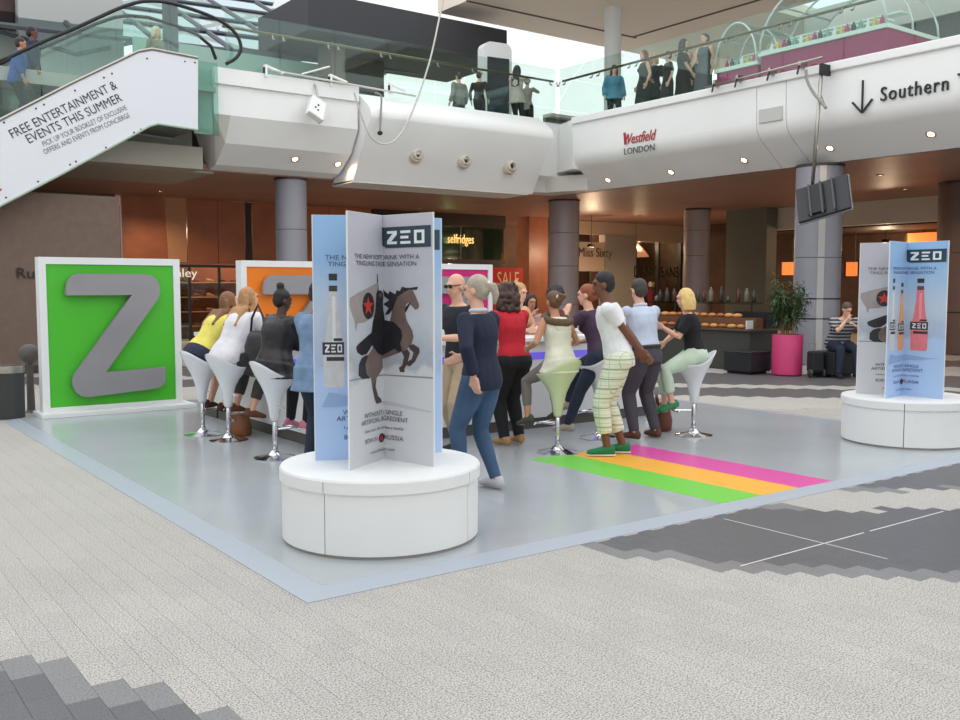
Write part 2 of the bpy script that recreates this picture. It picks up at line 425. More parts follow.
MB().box(VX(380), VX(500), 1.5, 1.9, 0, 1.9).build('display_shelf', m_shopdark, sf2)
sign('lettering', 'selfridges', VX(473) - VX(447), .3, mat('sign_gold', (225, 190, 120), .4, emit=((255, 205, 120), .8)), (VX(447), -.04, onV(450, 243, 22.5).z), (1, 0, 0), (0, 0, 1), sf2)
struct(MB().box(VX(522), VX(541) - .02, -.4, .3, 0, 4.1).build('pillar_brown', mat('copper_brown', (150, 92, 66), .4, var=(2, .15)), loc=(0, 22.5, 0)))
po = thing('poster', 'red sale poster hung beside the pink letter board', 'poster', (0, 21.9, 0))
def PX(px): return onV(px, 280, 21.9).x
p0, p1 = onV(493, 290, 21.9), onV(523, 268, 21.9)
MB().box(p0.x, p1.x, 0, .04, .55, p1.z).build('board', mat('poster_red', (196, 30, 34), .5), po)
MB().box(p0.x + .3, p0.x + .5, .04, .5, 0, .6).build('foot', m_frame, po)
sign('lettering', 'SALE', (p1.x - p0.x) * .72, .48, mat('poster_cream', (235, 205, 150), .5), (p0.x + (p1.x - p0.x) * .14, -.004, p1.z - .62), (1, 0, 0), (0, 0, 1), po, depth=.003)
sf3 = thing('shopfront', 'beige boutique front with dark name letters and a lit doorway', 'shopfront', (0, 22.5, 0))
m_bei = mat('boutique_beige', (176, 156, 136), .7)
m_lit = mat('lit_interior', (236, 196, 140), .6, emit=((255, 200, 130), .55))
MB().box(VX(541.5), VX(574), 0, .3, 0, 4.09).build('jamb', m_shopdark, sf3)
MB().box(VX(574), VX(616), 0, .3, 2.2, 3.3).build('header', m_bei, sf3)
MB().box(VX(604), VX(635), -.05, .3, 0, 3.6).build('jamb', mat('boutique_grey', (142, 136, 126), .7), sf3)
MB().box(VX(574), VX(604), 2.0, 2.1, 0, 2.2).build('doorway_panel', m_lit, sf3)
MB().box(VX(574), VX(635), 0, .2, 3.6, 4.09).build('fascia', m_bei, sf3)
sign('lettering', 'Miss Sixty', VX(611) - VX(578), .34, mat('sign_brown', (70, 54, 44), .5), (VX(578), -.04, 2.75), (1, 0, 0), (0, 0, 1), sf3)
sf4 = thing('shopfront', 'glazed jeans shop with dark letters across the window', 'shopfront', (0, 22.5, 0))
for a, c in ((636, 659), (659, 682)):
    MB().box(VX(a) + .03, VX(c) - .03, .1, .13, .1, 3.4).build('glass_pane', m_shopglass, sf4)
MB().box(VX(636), VX(682), 0, .25, 3.4, 4.09).build('header', m_bei, sf4)
for px in (636, 659, 681): MB().box(VX(px) - .04, VX(px) + .04, 0, .2, 0, 3.4).build('mullion', m_frame, sf4)
MB().box(VX(636), 27.95, 2.6, 2.7, 0, 4.08).build('rear_partition', mat('dusky_wall', (104, 84, 76), .8), sf4)
sign('lettering', 'DKNY JEANS', VX(677) - VX(633), .42, mat('sign_black', (22, 20, 22), .5), (VX(633), -.06, onV(655, 277, 22.4).z), (1, 0, 0), (0, 0, 1), sf4)
lp = thing('pendant_lamp', 'wide glowing salmon pendant shade in the jeans shop', 'lamp', (VX(655), 24.0, 0))
MB().lathe([(.1, 3.55), (.25, 3.5), (.6, 3.2), (.85, 2.85), (.8, 2.85), (.5, 3.2), (.08, 3.45)], n=20).build('shade', mat('salmon_glow', (230, 150, 120), .6, emit=((255, 160, 120), .7)), lp, True)
MB().tube([(0, 0, 3.5), (0, 0, 4.15)], .015).build('rod', m_black, lp)

# far side: cream bulkhead, restaurant wall lights
m_cream = mat('cream_bulkhead', (214, 204, 186), .6)
struct(MB().box(23.6, 24.0, -2, 16.4, 3.42, 4.1).build('trim_bulkhead', m_cream))
struct(MB().box(24.0, 28, -2, 16.4, 3.38, 3.42).build('ceiling_restaurant', mat('restaurant_ceiling', (70, 52, 44), .6)))
struct(MB().box(23.0, 23.5, 14.6, 16.2, -.01, 4.1).build('pillar_green', mat('grey_green_pillar', (104, 106, 94), .6)))

# ---------------------------------------------------------------- columns
def column(label, x, y, r, m, levels, bands=(), strip=False, ztop=4.1):
    c = thing('column', label, 'column', (x, y, 0)); c['kind'] = 'structure'
    for z0, z1 in zip(levels, levels[1:]):
        o = MB().lathe([(r - .008, z0 + .004), (r, z0 + .012), (r, z1 - .012), (r - .008, z1 - .004)], n=40).build('column_panel', m, c, 40)
    MB().lathe([(r - .02, levels[0]), (r - .02, ztop)], n=32).build('core', m_black, c, 40)
    MB().lathe([(r + .02, ztop - .04), (r + .02, ztop + .005)], n=40).build('collar', mat('dark_collar', (70, 58, 54), .4), c, 40)
    for z0, z1 in bands: MB().lathe([(r + .004, z0), (r + .004, z1)], n=40).build('black_band', m_black, c, 40)
    if strip:
        a = math.atan2(CY - y, CX - x) + R(8)
        d = Vector((math.cos(a), math.sin(a), 0)); t = Vector((-d.y, d.x, 0))
        for z0, z1 in zip(levels, levels[1:]):
            b = MB(); b.obox(d * (r - .003) + Vector((0, 0, (z0 + z1) / 2)), (.035, .13, z1 - z0 - .02), Matrix((d, t, Vector((0, 0, 1)))).transposed()); b.build('cover_strip', mat('strip_pale', (186, 184, 182), .5), c)
    return c
m_col = mat('blue_grey_column', (150, 150, 160), .38, var=(1.5, .05))
m_colw = mat('mauve_grey_column', (166, 152, 152), .35, var=(1.5, .05))
m_colb = mat('brown_stone', (112, 88, 78), .4, var=(3, .1))
column('grey round column behind the orange letter board', 7.55, 16.2, .36, m_col, (0, 1.5, 2.92, 4.06))
column('mauve grey round column behind the white-shirted man', 16.3, 16.6, .44, m_colw, (0, 1.1, 2.2, 3.15, 4.06))
column('slim brown column behind the blonde seated woman', 21.8, 16.4, .42, m_colw, (0, 1.3, 2.6, 3.4, 4.06))
column('pale grey column with black bands behind the pink planter', 15.35, 7.55, .47, m_col, (0, .95, 1.36, 2.2, 3.1, 4.06), ((.935, .965), (1.345, 1.375)), True)
column('brown stone column beyond the smaller bottle poster stand', 20.9, 7.3, .62, m_colb, (0, 1.0, 2.4, 4.06), ((.985, 1.015),))

# ================================================================ BALCONIES
def ext_u(prof, u0, u1, name, m, parent=None, **k):       # profile (v, z) run along u
    return MB().prism(prof, lambda a, b, d: (d, a, b), u0, u1).build(name, m, parent, **k)
def ext_v(prof, v0, v1, name, m, parent=None, **k):       # profile (u, z) run along v
    return MB().prism(prof, lambda a, b, d: (a, d, b), v0, v1).build(name, m, parent, **k)
bl = thing('balcony_edge', 'white faceted balcony edge above the orange letter board', 'balcony'); bl['kind'] = 'structure'
ext_u([(14.55, 5.7), (15.3, 5.7), (15.3, 6.02), (14.55, 6.02)], 5.15, 8.45, 'curb', m_white, bl)
ext_u([(14.62, 5.1), (14.95, 4.58), (15.5, 4.2), (15.95, 4.1), (15.95, 5.7), (14.62, 5.7)], 5.5, 8.45, 'fascia', m_white, bl)
MB().prism([(5.15, 14.62), (5.5, 14.62), (5.5, 15.3), (5.15, 15.3)], lambda a, b, d: (a, b, d), 5.1, 5.7).build('end_block', m_white, bl)
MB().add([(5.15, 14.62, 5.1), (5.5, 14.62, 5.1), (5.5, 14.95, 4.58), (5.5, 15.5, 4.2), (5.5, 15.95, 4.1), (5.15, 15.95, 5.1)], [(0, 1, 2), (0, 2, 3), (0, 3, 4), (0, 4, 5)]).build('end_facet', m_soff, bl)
b2 = thing('balcony_edge', 'white sloping balcony panel holding three round spotlights', 'balcony'); b2['kind'] = 'structure'
def sidearc(cx, cz, r, a0, a1, n=6): return [(cx + r * math.cos(R(a0 + (a1 - a0) * i / n)), cz + r * math.sin(R(a0 + (a1 - a0) * i / n))) for i in range(n + 1)]
prof = [(15.9, 3.98), (15.9, 5.9), (14.75, 5.9), (14.7, 5.9)] + sidearc(14.42, 5.35, .3, 120, 190) + [(14.62, 4.55), (14.95, 4.0)]
ext_u(prof[::-1], 8.5, 13.75, 'panel', m_white, b2, smooth=35)
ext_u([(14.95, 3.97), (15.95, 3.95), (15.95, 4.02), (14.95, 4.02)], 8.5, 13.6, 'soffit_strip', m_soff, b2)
bc = thing('balcony_edge', 'white recessed corner where the two balconies meet', 'balcony'); bc['kind'] = 'structure'
ext_u([(14.95, 4.5), (15.95, 4.1), (15.95, 5.86), (14.85, 5.86)], 13.75, 15.3, 'corner_block', m_white, bc)
MB().prism([(14.3, 14.0), (15.3, 14.0), (15.3, 14.95), (14.6, 14.95)], lambda a, b, d: (a, b, d), 4.6, 5.84).build('corner_return', m_white, bc)
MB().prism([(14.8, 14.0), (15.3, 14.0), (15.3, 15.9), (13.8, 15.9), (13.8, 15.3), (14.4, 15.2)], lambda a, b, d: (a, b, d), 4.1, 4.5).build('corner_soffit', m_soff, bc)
br = thing('balcony_edge', 'long white rounded balcony edge carrying the direction sign', 'balcony'); br['kind'] = 'structure'
prr = [(15.2, 4.1), (15.2, 5.86), (14.3, 5.86), (14.28, 5.6)] + [(14.3, 4.98)] + sidearc(14.75, 4.98, .45, 180, 236) + [(15.2, 4.11)]
rvs = [(-6.0, 7.635), (7.65, 8.35), (8.365, 14.0)]
for v0, v1 in rvs: ext_v(prr, v0, v1, 'panel', m_white, br, smooth=35)
ext_v([(14.22, 5.7), (14.9, 5.7), (14.9, 5.87), (14.22, 5.87)], -6, 14.0, 'coping', m_white, br, bevel=.02)
MB().box(14.262, 14.3, 7.72, 8.28, 4.95, 5.22).build('cover_plate', mat('plate_grey', (196, 194, 190), .6), br)
m_red = mat('logo_red', (176, 30, 40), .5); m_ink = mat('ink_black', (30, 30, 34), .5)
p = onU(624, 143.5, 14.28); q = onU(656, 138, 14.28)
sign('lettering', 'Westfield', p.y - q.y, .24, m_red, (14.285, p.y, 4.98), (0, -1, 0), (0, 0, 1), br, shear=.35)
MB().add([(14.27, p.y + .02, 5.26), (14.27, p.y - .02, 4.98), (14.27, p.y - .1, 4.98), (14.27, p.y - .06, 5.26)], [(0, 1, 2, 3)]).build('lettering', m_red, br)
sign('lettering', 'LONDON', (p.y - q.y) * .95, .15, mat('ink_grey', (84, 84, 88), .5), (14.285, p.y - .01, 4.74), (0, -1, 0), (0, 0, 1), br)
p = onU(881, 97, 14.28)
sign('lettering', 'Southern Terrace', 2.5, .25, m_ink, (14.285, p.y, 4.98), (0, -1, 0), (0, 0, 1), br, spacing=1.15, depth=.03)
b = MB(); ay = onU(863, 90, 14.28).y
b.box(14.25, 14.285, ay - .012, ay + .012, 4.82, 5.42)
for sgn in (1, -1): b.obox((14.267, ay + sgn * .105, 4.94), (.034, .29, .03), Matrix.Rotation(R(sgn * 48), 3, 'X'))
b.build('arrow', m_ink, br)

# spotlights in the sloping panel
for i, (px, py) in enumerate(((418, 154), (466, 160), (512, 166))):
    q = onV(px, py, 14.5)
    t = thing('spotlight', ['round white eyeball spotlight, first from the hanging cable', 'round white eyeball spotlight, middle of the three', 'round white eyeball spotlight closest to the balcony corner'][i], 'spotlight', (q.x, 14.62, q.z), 0, 'eyeball spotlights in the sloping balcony panel')
    M = Matrix.Rotation(R(90), 4, 'X') @ Matrix.Rotation(R(0), 4, 'Y')
    a = MB().lathe([(.1, -.05), (.20, -.04), (.205, .03), (.17, .09), (.135, .095)], n=24, closed=False).build('ring', mat('lamp_cream', (208, 196, 176), .5), t, 40); a.matrix_local = M
    a = MB().lathe([(.125, .02), (.13, .12), (.105, .16), (.085, .165), (.075, .05)], n=24, closed=False).build('eyeball', mat('lamp_white', (220, 212, 198), .4), t, 40); a.matrix_local = M
    a = MB().lathe([(.08, .06), (.078, .075)], n=20).build('lens', mat('lens_dark', (70, 64, 58), .2), t); a.matrix_local = M

# ---------------------------------------------------------------- recessed downlights
m_glow = mat('downlight_glow', (255, 236, 214), .5, emit=((255, 226, 190), 9))
m_ringc = mat('downlight_ring', (170, 120, 96), .4)
def downlight(p, n, label, power=14, grp='recessed downlights under the balconies', r=.07):
    t = thing('downlight', label, 'light', p, 0, grp)
    M = Vector((0, 0, -1)).rotation_difference(Vector(n).normalized()).to_matrix().to_4x4()
    a = MB().lathe([(r, .01), (r * 1.35, -.012), (r * 1.25, -.018), (r * .95, -.004)], n=16).build('ring', m_ringc, t); a.matrix_local = M
    a = MB().lathe([(r * .9, .0), (r * .85, -.006)], n=14).build('lens', m_glow, t); a.matrix_local = M
    if power:
        l = bpy.data.lights.new('downlight_lamp', 'SPOT'); l.energy = power; l.color = (1, .72, .5); l.spot_size = R(150); l.spot_blend = .6; l.shadow_soft_size = .06
        lo = bpy.data.objects.new('lamp', l); COL.objects.link(lo); lo.parent = t; lo.location = Vector(n).normalized() * .05
        lo.rotation_euler = Vector((0, 0, -1)).rotation_difference(Vector(n).normalized()).to_euler()
def soff_l(px, py):    # soffit facet of the faceted edge: plane through (v=14.95,z=4.58),(15.5,4.2)
    nv = Vector((0, -(4.58 - 4.2), -(15.5 - 14.95))).normalized(); p0 = Vector((0, 14.95, 4.58)); d = ray(px, py)
    return CAMP + d * ((p0 - CAMP).dot(nv) / d.dot(nv)), nv
def soff_r(px, py):
    a0 = sidearc(14.75, 4.98, .45, 180, 236)[-1]
    nv = Vector((-(a0[1] - 4.11), 0, -(15.2 - a0[0]))).normalized(); p0 = Vector((a0[0], 0, a0[1])); d = ray(px, py)
    return CAMP + d * ((p0 - CAMP).dot(nv) / d.dot(nv)), nv
for k, (px, py) in enumerate(((295, 159), (338, 164))):
    p, n = soff_l(px, py); downlight(p + n * .004, n, ['small warm downlight in the faceted balcony soffit above the grey column', 'small warm downlight beside the sloping spotlight panel'][k])
for k, (px, py) in enumerate(((564, 185), (608, 180), (671, 172), (744, 160), (830, 148), (931, 134))):
    p, n = soff_r(px, py); downlight(p + n * .004, n, 'small warm downlight in the long balcony soffit, %s' % ['closest to the corner', 'under the red logo', 'second past the red logo', 'before the cover plate', 'above the hanging screen', 'under the direction letters'][k])
ceil_l = [(98, 168), (482, 226), (465, 236), (640, 229), (690, 232), (905, 189), (760, 222), (160, 205), (240, 203), (610, 215), (730, 215), (880, 175), (420, 208)]
for k, (px, py) in enumerate(ceil_l):
    p = onZ(px, py, 4.1)
    if p.x > 27.5 or p.y > 24: p = onZ(px, max(py - 14, 170), 4.1)
    downlight((p.x, p.y, 4.098), (0, 0, -1), 'small warm downlight set in the red-brown lower ceiling, ' + ['behind the escalator foot', 'above the gold shop letters', 'before the gold shop letters', 'above the jeans shop lamp', 'next to the slim brown column', 'above the brown stone column', 'before the grey-green pillar', 'over the pale wood panel', 'above the green letter board', 'beside the mauve column', 'beyond the slim brown column', 'over the orange lanterns', 'behind the horse poster stand'][k], 130, 'downlights in the lower ceiling')

# warm fill lamps added to brighten the shops; the hooded fittings are invented
def shop_fill_lamp(x, y, z, e, label, col=(1, .7, .45)):
    t = thing('fill_lamp', label, 'lamp', (x, y, z), 0, 'added shop fill lamps')
    MB().lathe([(.05, .12), (.12, .1), (.14, 0), (.12, 0)], n=16).build('shade', m_black, t, 40)
    MB().lathe([(.115, .03), (.11, .02)], n=14).build('bulb', m_glow, t)
    MB().tube([(0, 0, .1), (0, 0, 4.1 - z)], .01, 6).build('rod', m_black, t)
    l = bpy.data.lights.new('shop_fill_lamp', 'POINT'); l.energy = e; l.color = col; l.shadow_soft_size = .12
    lo = bpy.data.objects.new('lamp', l); COL.objects.link(lo); lo.parent = t; lo.location = (0, 0, -.16)
for x, y, e in ((7.2, 24.0, 130), (9.6, 24.2, 170), (13.0, 24.2, 70), (17.0, 23.6, 60), (23.0, 23.9, 150), (26.3, 23.4, 150)):
    shop_fill_lamp(x, y, 3.4, e, 'added black hooded fill lamp %s' % {7.2: 'over the pale wood panel of the shoe shop', 9.6: 'over the lit shoe rack', 13.0: 'behind the horse poster stand', 17.0: 'behind the gold shop letters', 23.0: 'inside the beige boutique', 26.3: 'inside the jeans shop'}[x])
for x, y, e in ((26.2, 12.5, 90), (26.4, 8.0, 90), (21.0, 20.5, 120)):
    shop_fill_lamp(x, y, 3.0, e, 'added black hooded fill lamp %s' % {26.2: 'among the restaurant lanterns behind the banded column', 26.4: 'over the restaurant beyond the bottle posters', 21.0: 'in front of the beige boutique'}[x])
def smooth_pts(P, k=6):
    P = [Vector(p) for p in P]; out = []
    Q = [P[0]] + P + [P[-1]]
    for i in range(1, len(Q) - 2):
        for j in range(k):
            t = j / k; a, b_, c, d = Q[i - 1], Q[i], Q[i + 1], Q[i + 2]
            out.append(.5 * ((2 * b_) + (c - a) * t + (2 * a - 5 * b_ + 4 * c - d) * t * t + (3 * b_ - a - 3 * c + d) * t ** 3))
    return out + [P[-1]]
# ================================================================ GLASS BALUSTRADES
def balustrade(label, pts, z0, z1, rail_z, axis, off):
    t = thing('balustrade', label, 'balustrade')
    for a, c in zip(pts, pts[1:]):
        lo, hi = min(a, c) + .012, max(a, c) - .012
        if axis == 'u': MB().box(lo, hi, 14.72, 14.74, z0, z1).build('glass_pane', m_glass, t)
        else: MB().box(14.40, 14.42, lo, hi, z0, z1).build('glass_pane', m_glass, t)
    for a in pts:
        for s in (-.12, .12):
            if axis == 'u': MB().tube([(a + s, 14.74, rail_z - .12), (a + s, 14.8, rail_z - .1), (a + s, 14.84, rail_z)], .018, 8).build('bracket', m_steel, t)
            else: MB().tube([(14.42, a + s, rail_z - .12), (14.48, a + s, rail_z - .1), (14.52, a + s, rail_z)], .018, 8).build('bracket', m_steel, t)
    if axis == 'u': MB().tube([(min(pts), 14.84, rail_z), (max(pts), 14.84, rail_z)], .028, 10).build('handrail', m_bronze, t, True)
    else: MB().tube([(14.52, min(pts), rail_z), (14.52, max(pts), rail_z)], .028, 10).build('handrail', m_bronze, t, True)
    return t
balustrade('glass balustrade with bronze handrail above the faceted balcony', [5.45, 6.66, 7.96, 9.29, 10.6, 11.86, 13.1, 14.34], 5.86, 7.2, 6.92, 'u', 0)
balustrade('glass balustrade with bronze handrail above the direction sign', [14.66, 13.4, 12.1, 10.84, 9.22, 7.83, 6.46, 5.06, 3.6, 2.2], 5.80, 7.2, 6.92, 'v', 0)

# ================================================================ ESCALATOR
es = thing('escalator', 'escalator with a white printed side panel and glass sides', 'escalator')
m_pan = mat('escalator_white_panel', (226, 228, 234), .5)
EV = 14.38
top = [onV(x, y, EV) for x, y in ((-40, 142), (0, 121), (70, 85), (138, 52.5), (152, 50), (198, 59))]
bot = [onV(x, y, EV) for x, y in ((198, 130), (158, 124), (150, 126), (60, 175), (0, 206), (-40, 227))]
k = (top[1].z - top[2].z) / (top[1].x - top[2].x)
far = -6.5
def down(p): return Vector((far, p.y, p.z + (far - p.x) * .575))
poly = [(down(top[1]).x, down(top[1]).z)] + [(p.x, p.z) for p in top] + [(p.x, p.z) for p in bot] + [(far, bot[4].z + (far - bot[4].x) * .575)]
MB().prism(poly[::-1], lambda a, b, d: (a, d, b), EV, EV + .04).build('side_panel', m_pan, es)
pin = [(a, b - .02) for a, b in poly]
MB().prism(poly[::-1], lambda a, b, d: (a, d, b), EV + 1.5, EV + 1.54).build('side_panel', m_pan, es)
# underside and the green-grey soffit glass
und = [(p.x, p.z) for p in bot] + [(far, bot[4].z + (far - bot[4].x) * .575)]
b = MB(); n = len(und)
b.add([(x, EV + .04, z + .03) for x, z in und] + [(x, EV + 1.5, z + .03) for x, z in und], [(i, i + 1, n + i + 1, n + i) for i in range(n - 1)])
b.build('underside', mat('grey_green_soffit', (120, 124, 114), .35), es)
MB().prism([(4.75, 4.68), (5.16, 4.62), (5.16, 6.05), (4.75, 6.05)], lambda a, b, d: (a, d, b), EV + .02, EV + .05).build('end_glass', m_glass_teal, es)
MB().box(4.76, 5.14, EV + .3, EV + .34, 4.68, 6.0).build('end_backing', mat('teal_grey', (160, 186, 178), .6), es)
# lower edge trim
b = MB()
for p, q in zip(bot, bot[1:]): b.tube([p + Vector((0, -.01, 0)), q + Vector((0, -.01, 0))], .022, 6)
b.build('bottom_trim', mat('pale_green_trim', (168, 186, 170), .4), es)
b = MB()
for p, q in zip(top, top[1:]): b.tube([p + Vector((0, -.0, .02)), q + Vector((0, -.0, .02))], .03, 6)
b.build('top_trim', m_steel, es)
# glass sides and handrails
def rail_line(px, V): return [onV(x, y, V) for x, y in px]
hr = rail_line([(-30, 76), (0, 61.5), (40, 43), (80, 26), (115, 10), (135, 3), (150, 1), (170, 3), (200, 12), (222, 22), (236, 34), (241, 48), (236, 58), (226, 64)], EV + .1)
hr0 = down(hr[1])
MB().tube(smooth_pts([hr0] + hr, 4), .035, 10).build('handrail', m_black, es, True)
ih = [(p.x - .05, EV + 1.35, p.z) for p in [hr0] + hr[:12]]
MB().tube(ih, .035, 10).build('handrail', m_black, es, True)
for vv in (EV + .1, EV + 1.35):
    gpts = [(p.x, p.z) for p in [hr0] + hr[:9]]
    bp = [(hr[8].x, top[5].z + .0)] + [(p.x, p.z) for p in top[::-1][1:]] + [(far, down(top[1]).z)]
    for i in range(0, len(gpts) - 1):
        (a, za), (c, zc) = gpts[i], gpts[i + 1]
        def zlow(x):
            for p, q in zip([down(top[1])] + top, top):
                if p.x <= x <= q.x and q.x > p.x: return p.z + (q.z - p.z) * (x - p.x) / (q.x - p.x)
            return top[-1].z
        MB().prism([(a + .008, zlow(a)), (c - .008, zlow(c)), (c - .008, zc), (a + .008, za)], lambda x, z, d: (x, d, z), vv - .006, vv + .006).build('glass_pane', m_glass, es)
# steps
slope = .575
for i in range(16):
    x = top[3].x - i * .4 + .2; z = top[3].z - .42 - i * .4 * slope
    if x < far + .3: break
    MB().box(x - .4, x, EV + .25, EV + 1.2, z - .23, z).build('step', m_steel, es)
MB().box(top[3].x + .2, 5.16, EV + .1, EV + 1.45, 5.5, 5.6).build('landing_plate', m_steel, es)
# lettering on the sloping panel
def slope_text(s, a, b2, h, m, shear=0.0):
    p, q = onV(*a, EV - .004), onV(*b2, EV - .004); d = (q - p); n = Vector((-d.z, 0, d.x)).normalized()
    sign('lettering', s, d.length, h, m, p, d, n if n.z > 0 else -n, es, depth=.003)
m_dk = mat('panel_dark_ink', (46, 46, 52), .5); m_gy = mat('panel_grey_ink', (112, 112, 120), .5)
slope_text('FREE ENTERTAINMENT &', (13, 138.5), (118, 88), .155, m_dk)
slope_text('EVENTS THIS SUMMER', (29.5, 143.5), (123, 100.5), .155, m_dk)
slope_text('PICK UP YOUR BOOKLET OF EXCLUSIVE', (44, 146.5), (127.5, 109.5), .09, m_gy)
slope_text('OFFERS AND EVENTS FROM CONCIERGE', (45, 154.5), (130.5, 117), .09, m_gy)
b = MB()
for px, py in ((4, 121), (36, 107), (44, 103), (75, 89), (104, 76), (112, 72), (147, 57), (185, 60), (195, 61), (6, 196), (38, 180), (70, 163), (76, 160), (106, 146), (134, 131), (141, 128), (164, 124), (187, 128)):
    q = onV(px, py + 1.5, EV - .006); b.ell(q, (.018, .01, .018), n=8, m=4)
b.build('rivets', m_ink, es)['kind'] = 'stuff'
MB().prism([(onV(0, 190, EV).x, 0)] and [(onV(-6, 190, EV).x, onV(0, 192, EV).z), (onV(2, 187, EV).x, onV(2, 188, EV).z), (onV(1, 190, EV).x, onV(1, 191, EV).z)], lambda a, b, d: (a, d, b), EV - .006, EV - .002).build('red_mark', m_red, es)
# grey soffit that carries the escalator head over the mall
struct(MB().box(-8, 5.6, 15.9, 18.6, 4.05, 4.095).build('ceiling_escalator_pit', mat('grey_soffit', (164, 158, 146), .5)))
struct(MB().box(-8, 5.15, 15.92, 16.05, 4.26, 5.34).build('wall_escalator_pit', mat('pit_wall', (176, 176, 164), .5)))
struct(MB().box(-8, 5.15, 15.3, 15.84, 4.05, 4.5).build('trim_escalator_pit', mat('grey_soffit', (164, 158, 146), .5)))

# ================================================================ UPPER LEVEL
m_upwhite = mat('upper_white', (224, 226, 224), .6)
# underside of the level above: L-shaped, with a shadow groove
lv = 9.5
sft = struct(MB().box(13.6, 34, 13.2, 19.1, lv, lv + .4).build('ceiling_upper', m_beige))
b = MB(); b.box(15.0, 21.4, 2.0, 13.2, lv, lv + .4); struct(b.build('ceiling_upper_side', m_beige))
gm = mat('groove_dark', (96, 86, 76), .8)
struct(MB().box(13.6, 20.2, 17.6, 17.68, lv - .02, lv + .02).build('trim_groove', gm))
struct(MB().box(20.0, 20.08, 7.0, 17.6, lv - .02, lv + .02).build('trim_groove_side', gm))
# white column
uc = thing('column', 'slim white column on the upper level behind the blue-jacketed figure', 'column', (17.35, 15.75, 5.6)); uc['kind'] = 'structure'
MB().lathe([(.24, 0), (.24, 3.92)], n=32).build('shaft', m_upwhite, uc, 40)
MB().lathe([(.27, 0), (.27, .12)], n=32).build('base_ring', m_upwhite, uc, 40)
# charcoal bulkhead
struct(MB().box(8.9, 15.2, 17.9, 21.0, 8.05, 9.0).build('bulkhead_charcoal', m_darkbox))
struct(MB().box(9.9, 10.3, 18.6, 19.4, 5.6, 8.1).build('pillar_dark_panel', mat('taupe_panel', (112, 102, 94), .6)))
struct(MB().box(10.3, 12.2, 19.8, 20.0, 5.6, 8.05).build('wall_upper_dark', mat('dark_glass_wall', (66, 68, 68), .25)))
struct(MB().box(8.2, 9.9, 20.4, 20.6, 5.6, 8.0).build('wall_upper_shop', mat('dim_shop', (92, 100, 98), .4)))
# translucent white vault
m_v = bpy.data.materials.new('white_vault'); m_v.use_nodes = True
nt = m_v.node_tree; pb = nt.nodes['Principled BSDF']; pb.inputs['Base Color'].default_value = (.86, .88, .87, 1); pb.inputs['Roughness'].default_value = .6
tr = nt.nodes.new('ShaderNodeBsdfTranslucent'); tr.inputs[0].default_value = (.92, .95, .94, 1); mx = nt.nodes.new('ShaderNodeMixShader'); mx.inputs[0].default_value = .6
nt.links.new(pb.outputs[0], mx.inputs[1]); nt.links.new(tr.outputs[0], mx.inputs[2]); nt.links.new(mx.outputs[0], nt.nodes['Material Output'].inputs[0])
vt = thing('vault', 'tall white translucent curved roof vault behind the totem', 'roof'); vt['kind'] = 'structure'
N = 8
for i in range(N):
    a0, a1 = R(90 * i / N), R(90 * (i + 1) / N)
    for u0, u1 in ((12.3, 16.9), (16.94, 21.5), (21.54, 27.0), (27.04, 34.0)):
        y0, z0 = 31 - 9 * (1 - math.cos(a0)) * 1.0, 5.6 + 7.5 * math.sin(a0)
        y1, z1 = 31 - 9 * (1 - math.cos(a1)) * 1.0, 5.6 + 7.5 * math.sin(a1)
        MB().add([(u0, y0, z0), (u1, y0, z0), (u1, y1 , z1 - .02), (u0, y1, z1 - .02)], [(0, 1, 2, 3)]).build('roof_panel', m_v, vt)
# glazed roof with dark trusses
gr = thing('glazed_roof', 'blue-grey glazed roof with dark crossing trusses', 'roof'); gr['kind'] = 'structure'
m_rg = glass_mat('roof_glass', (132, 146, 158), .05, .1); m_tr = mat('truss_grey', (74, 80, 86), .5, .3)
def RP(u, w): return Vector((u, 20.5 + w * .9, 7.7 + w * .42 + .25 * (u - 3) * .15))
for i in range(6):
    for j in range(5):
        u0, w0 = 2.0 + i * 2.0, j * 2.2
        MB().add([RP(u0 + .04, w0 + .04), RP(u0 + 1.96, w0 + .04), RP(u0 + 1.96, w0 + 2.16), RP(u0 + .04, w0 + 2.16)], [(0, 1, 2, 3)]).build('glass_pane', m_rg, gr)
for i in range(7): MB().tube([RP(2 + i * 2, 0), RP(2 + i * 2, 11)], .07, 6).build('truss_bar', m_tr, gr)
for j in range(6): MB().tube([RP(2, j * 2.2), RP(14, j * 2.2)], .07, 6).build('truss_bar', m_tr, gr)
for i in range(6):
    for j in range(0, 5):
        if (i + j) % 2: MB().tube([RP(2 + i * 2, j * 2.2) - Vector((0, 0, .5)), RP(4 + i * 2, j * 2.2 + 2.2) - Vector((0, 0, .5))], .06, 6).build('truss_bar', m_tr, gr)
        else: MB().tube([RP(4 + i * 2, j * 2.2) - Vector((0, 0, .5)), RP(2 + i * 2, j * 2.2 + 2.2) - Vector((0, 0, .5))], .06, 6).build('truss_bar', m_tr, gr)
struct(MB().box(5.2, 11.2, 20.0, 20.1, 5.6, 7.75).build('wall_upper_teal', mat('pale_teal_wall', (150, 178, 168), .6)))
struct(MB().box(2.9, 5.4, 21.5, 21.8, 5.6, 9.5).build('wall_upper_grey', mat('upper_grey_panel', (170, 172, 170), .6)))
struct(MB().box(5.1, 5.35, 17.2, 17.5, 5.6, 9.6).build('pillar_escalator_head', mat('dark_post', (70, 76, 80), .4)))
